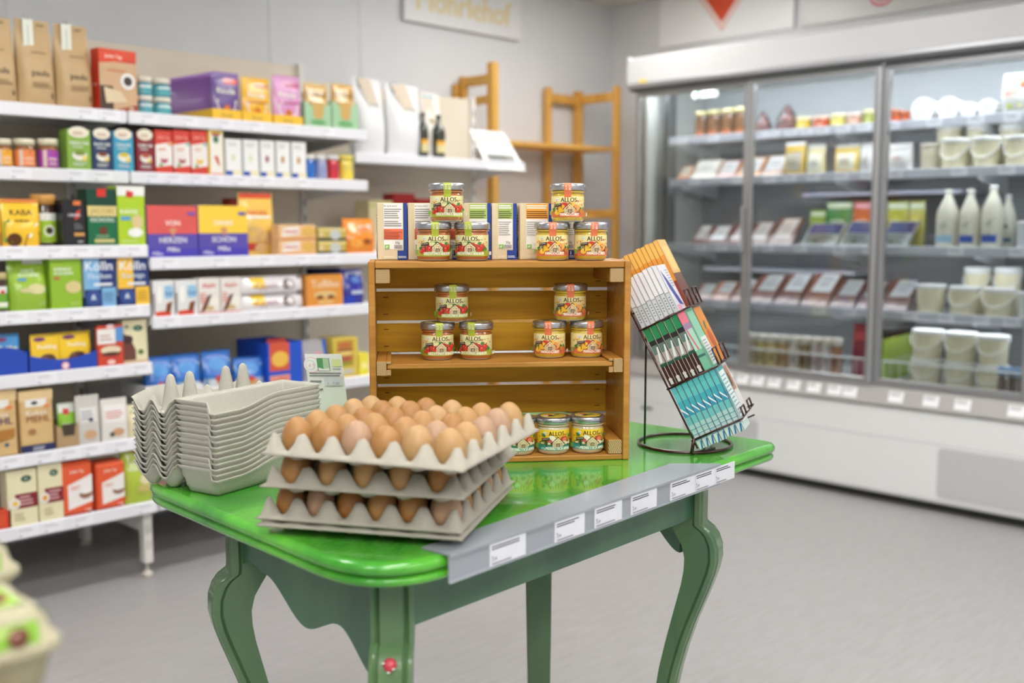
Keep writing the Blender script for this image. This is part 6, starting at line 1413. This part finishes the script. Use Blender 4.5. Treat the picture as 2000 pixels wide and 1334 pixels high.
G('FB', 1726, 1776, 280, .05, 'round white cheese pack beside the door frame', (236, 234, 232), [('d', .5, .5, .35, (226, 214, 216), .3), ('l', .3, .7, .42, .58, 2, (200, 160, 160))], name='cheese_pack', group='cheese packs', flat_top=.02)
bucket('FB', 1788, 1826, 280, 'beige tub without handle left of the white buckets', col=(222, 214, 190), lidc=(206, 200, 184), handle=False, group='beige tubs', name='tub', cat='tub', back=.05)
for i, (a, b, top) in enumerate(((1826, 1882, 270), (1886, 1944, 266), (1950, 2008, 264))): bucket('FB', a, b, top, 'white lidded bucket with handle, %s on the second fridge shelf' % ('left of three', 'middle of three', 'right of three')[i])
for i, (a, b) in enumerate(((1815, 1868), (1874, 1930), (1936, 1992))): bucket('FB', a, b, 240, 'white bucket in the row behind, %s on the second fridge shelf' % ('left', 'middle', 'right')[i], back=.17, handle=False, group='rear buckets')
# third fridge shelf
for i, (a, b, top, lc) in enumerate(((1346, 1374, 440, (230, 226, 222)), (1376, 1414, 441, (236, 234, 230)), (1418, 1452, 438, (226, 216, 210)), (1454, 1494, 434, (226, 216, 210)), (1496, 1544, 426, (230, 214, 204)))):
    slab_pack('FC', a, b, top, 'dark sausage pack with a white label, %s from the left on the third fridge shelf' % NTH[i], (134, 92, 80), [('p', [(.12, .3), (.8, .3), (.9, .98), (.25, .98)], lc), ('l', .3, .75, .5, .8, 2, (190, 180, 175))], group='sausage packs')
for i, (a, b, top) in enumerate(((1560, 1630, 436), (1634, 1706, 432), (1712, 1770, 432))):
    slab_pack('FC', a, b, top, 'clear salad pack with navy print, %s of three on the third fridge shelf' % ('left', 'middle', 'right')[i], (176, 180, 178), [('r', .05, .55, .95, .95, (62, 66, 120)), ('l', .1, .9, .6, .9, 3, (130, 134, 176)), ('l', .1, .9, .1, .5, 4, (90, 100, 90)), ('d', .4, .2, .1, (70, 90, 60), .06)], group='salad packs', tilt=1.1, mat='film')
for i, (a, b, top, col, lb) in enumerate(((1576, 1606, 0, (150, 176, 60), 'lime'), (1608, 1658, 0, (70, 140, 66), 'green'), (1660, 1704, 0, (222, 110, 40), 'orange'), (1726, 1768, 0, (190, 186, 50), 'yellow'), (1770, 1800, 0, (206, 196, 90), 'pale yellow'))):
    kw = ROWS['FC'].span(a, b, .20, 392)
    G('FC', a, b, 392 + (18 if i == 0 else 0), .05, 'standing %s pack at the back of the third fridge shelf' % lb, col, [('r', 0, .82, 1, .95, (226, 120, 120) if lb == 'orange' else (214, 226, 180)), ('d', .5, .5, .3, tuple(min(255, v + 30) for v in col), .15), ('l', .2, .8, .4, .6, 2, (236, 232, 214))], name='chilled_pouch', group='rear packs third fridge shelf', back=.20, flat_top=.06)
for i, (a, b, top, c1) in enumerate(((1818, 1862, 370, (150, 196, 222)), (1864, 1904, 370, (40, 80, 176)), (1906, 1950, 362, (40, 80, 176)))):
    bottle('FC', a, b, top, 'milk bottle with %s label, %s of three' % ('light blue' if i == 0 else 'royal blue', ('left', 'middle', 'right')[i]), (238, 234, 216), (236, 234, 226), back=.02, group='milk bottles', name='milk_bottle', spec=[('r', .12, .10, .88, .22, c1), ('p', [(.12, .22), (.4, .25), (.6, .22), (.88, .24), (.88, .22)], c1), ('p', [(.2, .42), (.6, .45), (.85, .50), (.5, .40)], (70, 90, 110) if i else (150, 170, 150)), ('l', .3, .7, .35, .4, 1, (170, 180, 180))])
bottle('FC', 1944, 1976, 380, 'milk bottle standing behind the right one in shade', (222, 220, 204), (226, 224, 220), back=.13, group='milk bottles', name='milk_bottle', spec=[('r', .2, .12, .9, .2, (50, 110, 150)), ('r', .3, .38, .7, .44, (70, 80, 90))])
bucket('FC', 1972, 2030, 432, 'white tub with blue print at the right edge of the third fridge shelf', handle=False, group='white tubs', name='tub', cat='tub', col=(226, 230, 236))
# fourth fridge shelf
for i, (a, b, top, col, lc) in enumerate(((1352, 1384, 556, (150, 100, 80), (196, 198, 196)), (1386, 1420, 552, (176, 110, 80), (200, 202, 200)), (1424, 1456, 548, (150, 96, 84), (206, 208, 206)), (1458, 1504, 538, (130, 84, 70), (200, 202, 202)), (1508, 1556, 536, (120, 76, 64), (206, 210, 210)), (1560, 1612, 536, (136, 84, 66), (210, 212, 212)), (1616, 1664, 548, (106, 66, 54), (176, 178, 178)), (1668, 1708, 552, (110, 66, 54), (170, 172, 172)), (1714, 1768, 548, (106, 66, 56), (180, 182, 182)))):
    slab_pack('FD', a, b, top, 'dark meat pack with a silver label, %s from the left on the fourth fridge shelf' % (NTH + ('seventh', 'eighth', 'ninth'))[i], col, [('p', [(.15, .45), (.9, .45), (.98, .98), (.3, .98)], lc), ('d', .4, .2, .2, tuple(min(255, v + 40) for v in col), .08), ('l', .35, .85, .6, .9, 2, (150, 150, 150))], group='meat packs', tilt=1.0)
for i, (a, b, top) in enumerate(((1777, 1834, 556), (1840, 1902, 560), (1907, 1972, 563))): bucket('FD', a, b, top, 'white lidded bucket, %s on the fourth fridge shelf' % ('left of three', 'middle of three', 'right of three')[i], group='buckets on the fourth fridge shelf', handle=i > 0)
for i, (a, b) in enumerate(((1870, 1924), (1928, 1984))): bucket('FD', a, b, 522, 'white lidded bucket at the back, %s of two on the fourth fridge shelf' % ('left', 'right')[i], back=.17, group='rear buckets fourth fridge shelf', swing=.6)
bucket('FD', 1975, 2035, 571, 'white tub with a green emblem at the right edge of the fourth fridge shelf', handle=False, group='white tubs', name='tub', cat='tub', col=(236, 238, 232))
# bottom deck
for i in range(9):
    a = 1450 + i * 21; col = ((226, 206, 180), (206, 190, 120), (222, 200, 140), (196, 160, 110), (226, 214, 200), (150, 130, 90), (206, 196, 190), (214, 206, 206), (170, 120, 90))[i]
    small_jar('FE', a, a + 20, 652 + i * 1.2, 'small dessert cup behind the basket rail, %s from the left' % (NTH + ('seventh', 'eighth', 'ninth'))[i], col, (232, 226, 214), col, [('r', 0, .3, 1, .7, tuple(max(0, v - 50) for v in col))], group='dessert cups', back=.03, name='dessert_cup', lidh=.2)
G('FE', 1660, 1690, 632, .05, 'dark red pouch at the right end of the dessert cups', (140, 40, 60), [('r', 0, .7, 1, .95, (206, 70, 80))], group='fridge pouches', back=.05)
for i in range(7):
    bottle('FE', 1712 + i * 9, 1728 + i * 9, 640 - i * 2, 'lime drink bottle with black cap, %s in the row at the door frame' % (NTH + ('seventh',))[i], (170, 200, 70), (28, 26, 28), back=.03 + i * .055, group='lime drink bottles', spec=[('r', 0, .1, 1, .4, (200, 220, 140))], prof=[(.9, 0), (1, .02), (1, .62), (.8, .72), (.7, .76), (.7, .80)])
for i, (a, b, t1) in enumerate(((1765, 1827, 645), (1830, 1893, 650), (1894, 1957, 656))):
    c, w_, h = ROWS['FE'].span(a, b, .02, t1); hh = h / 2 - .0005
    for lv in (0, 1): bucket('FE', a, b, t1, 'white bucket with handle, %s of the %s stack in the bottom basket' % (('lower', 'upper')[lv], ('left', 'middle', 'right')[i]), hh=hh, lift=lv * (hh + .0004), group='bucket stacks in the bottom basket')
for i in range(4):
    small_jar('FE', 1944 + i * 16, 1959 + i * 16, 716 + i * 2, 'small blue lidded cup, %s from the left beside the buckets' % NTH[i], (120, 100, 90), (140, 176, 214), (130, 110, 100), [], group='blue lidded cups', back=.0, name='yoghurt_cup', lidh=.3)

# ------------------------------------------------------------------ foreground: egg cartons at the lower left corner
def closed_carton(loc, ang, label, L_=.25, W_=.108):
    t = thing('egg_box', label, 'egg carton', loc, ang, 'egg boxes in the foreground')
    n = 40
    def base(u, v):
        x = u * L_; a = v
        s = .5 + .5 * math.cos(2 * math.pi * x / (L_ / 5) + math.pi)
        inset = .012 * (1 - a) * (.35 + .65 * (1 - s)) 
        return inset
    m = MB((178, 172, 142)); H1, H2 = .040, .076
    prof = [(0.014, 0), (.006, .012), (.002, .03), (0, H1), (-.004, H1 + .0005), (-.004, H1 + .003)]
    def ring(ins, z, wav):
        P = []
        for (x0, y0, x1, y1) in ((0, 0, L_, 0), (L_, 0, L_, W_), (L_, W_, 0, W_), (0, W_, 0, 0)):
            k = 30 if x0 != x1 else 14
            for q in range(k):
                f = q / k; x = x0 + (x1 - x0) * f; y = y0 + (y1 - y0) * f
                nx = 0 if x0 != x1 else (1 if x0 == 0 else -1); ny = (1 if y0 == 0 else -1) if x0 != x1 else 0
                s = abs(math.sin(math.pi * (x / (L_ / 5) if x0 != x1 else y / (W_ / 2))))
                r = .016
                dx = max(0, r - x, x - (L_ - r)); dy = max(0, r - y, y - (W_ - r))
                d = ins + wav * (1 - s)
                cx = min(max(x, r), L_ - r); cy = min(max(y, r), W_ - r)
                v_ = Vector((x - cx, y - cy)); 
                if dx > 0 and dy > 0: v_ = v_.normalized() * (r - d); P.append((cx + v_.x, cy + v_.y, z))
                else: P.append((x + nx * d, y + ny * d, z))
        return P
    def shell(levels, capidx):
        pts = []; N_ = None
        for ins, z, wv in levels:
            R = ring(ins, z, wv); N_ = len(R); pts += R
        F = [(j * N_ + i, j * N_ + (i + 1) % N_, (j + 1) * N_ + (i + 1) % N_, (j + 1) * N_ + i) for j in range(len(levels) - 1) for i in range(N_)]
        F += [tuple(range(N_)), tuple(range((len(levels) - 1) * N_, len(levels) * N_))]
        return pts, F
    p, F = shell([(.016, 0, .008), (.008, .010, .008), (.003, .028, .006), (.0, H1 - .004, .001), (-.005, H1, 0), (-.005, H1 + .003, 0)], 0); m.add(p, F, smooth=True); m.build('tray_half', 'pulp', t)
    m = MB((180, 174, 146)); p, F = shell([(-.005, H1 + .0032, 0), (-.005, H1 + .006, 0), (.001, H1 + .008, 0), (.006, H2 - .010, .002), (.012, H2 - .002, .002), (.020, H2, .002)], 0); m.add(p, F, smooth=True); m.build('lid_half', 'pulp', t)
    m = MB((150, 196, 70)); S = lambda u, v, l: (L_ / 2 + u, W_ / 2 + v, H2 + .0006 + l)
    P = Print(m, S, .0003)
    def wrap(us, col, lo, hi):
        pass
    P.rect(-L_ / 2 + .0215, -W_ / 2 + .0215, L_ / 2 - .0215, W_ / 2 - .0215, (140, 192, 62)); P.rect(.07, -.03, .098, .02, (190, 220, 110)); P.rect(-.05, -.02, .03, .02, (214, 226, 150)); P.text('EIER', -.01, -.012, .022, (90, 60, 40))
    for (x, y) in ((.06, .012), (.088, -.012), (.09, .018), (.045, -.014), (-.07, .0), (-.082, .018)): P.disc(x, y, .011, (120, 66, 40), ry=.014); P.disc(x - .003, y + .004, .004, (170, 110, 80))
    Sf = lambda u, v, l: (L_ / 2 + u, .0008 + (v - H1 - .008) * .23 - l, v)
    Q = Print(m, Sf, .0003); Q.rect(-L_ / 2 + .016, H1 + .0085, L_ / 2 - .016, H2 - .010, (140, 192, 62)); Q.rect(-.06, H1 + .018, .10, H2 - .012, (184, 214, 120))
    for x in (-.08, -.05, .02, .065, .092): Q.disc(x, H1 + .0165, .0085, (104, 58, 40), ry=.008); Q.disc(x - .002, H1 + .019, .003, (196, 150, 130), ry=.002)
    Se = lambda u, v, l: (L_ - .0008 - (v - H1 - .008) * .23 + l, W_ / 2 + u, v)
    Q = Print(m, Se, .0003); Q.rect(-W_ / 2 + .018, H1 + .009, W_ / 2 - .018, H2 - .011, (160, 206, 80)); 
    for (y, r_) in ((-.026, .011), (.004, .010), (.026, .009)): Q.disc(y, H1 + .018, r_, (112, 62, 44), ry=.009); Q.disc(y + .003, H1 + .021, .003, (206, 160, 140))
    Q.rect(-.02, H1 + .024, .03, H1 + .0245, (90, 60, 40))
    m.build('label', 'paper', t)
    return t
# they rest on a low stand that ends just outside the picture
gz = .82
q1 = at(120, 1256, z=gz + .043); q2 = at(38, 1118, z=gz + .043)
closed_carton((q1.x - .25, q1.y, gz + .0004), 0.0, 'blurred egg box with green label in the lower left corner')
closed_carton((q2.x - .25, q2.y, gz + .0004), 0.0, 'blurred egg box behind the green labelled one at the left edge')
st2 = thing('produce_stand', 'pale wooden stand under the two blurred egg boxes', 'table', (q1.x - .125, (q1.y + q2.y) / 2 + .05, 0))
hy = (q2.y - q1.y) / 2 + .045
m = MB(); m.box(-.115, .095, -hy, hy, gz - .022, gz, .003); m.build('stand_top', 'pine', st2)
for dx in (-.095, .075):
    for dy in (-hy + .02, hy - .02):
        m = MB(); m.box(dx - .012, dx + .012, dy - .012, dy + .012, 0, gz - .0225, .002); m.build('leg', 'pine', st2)
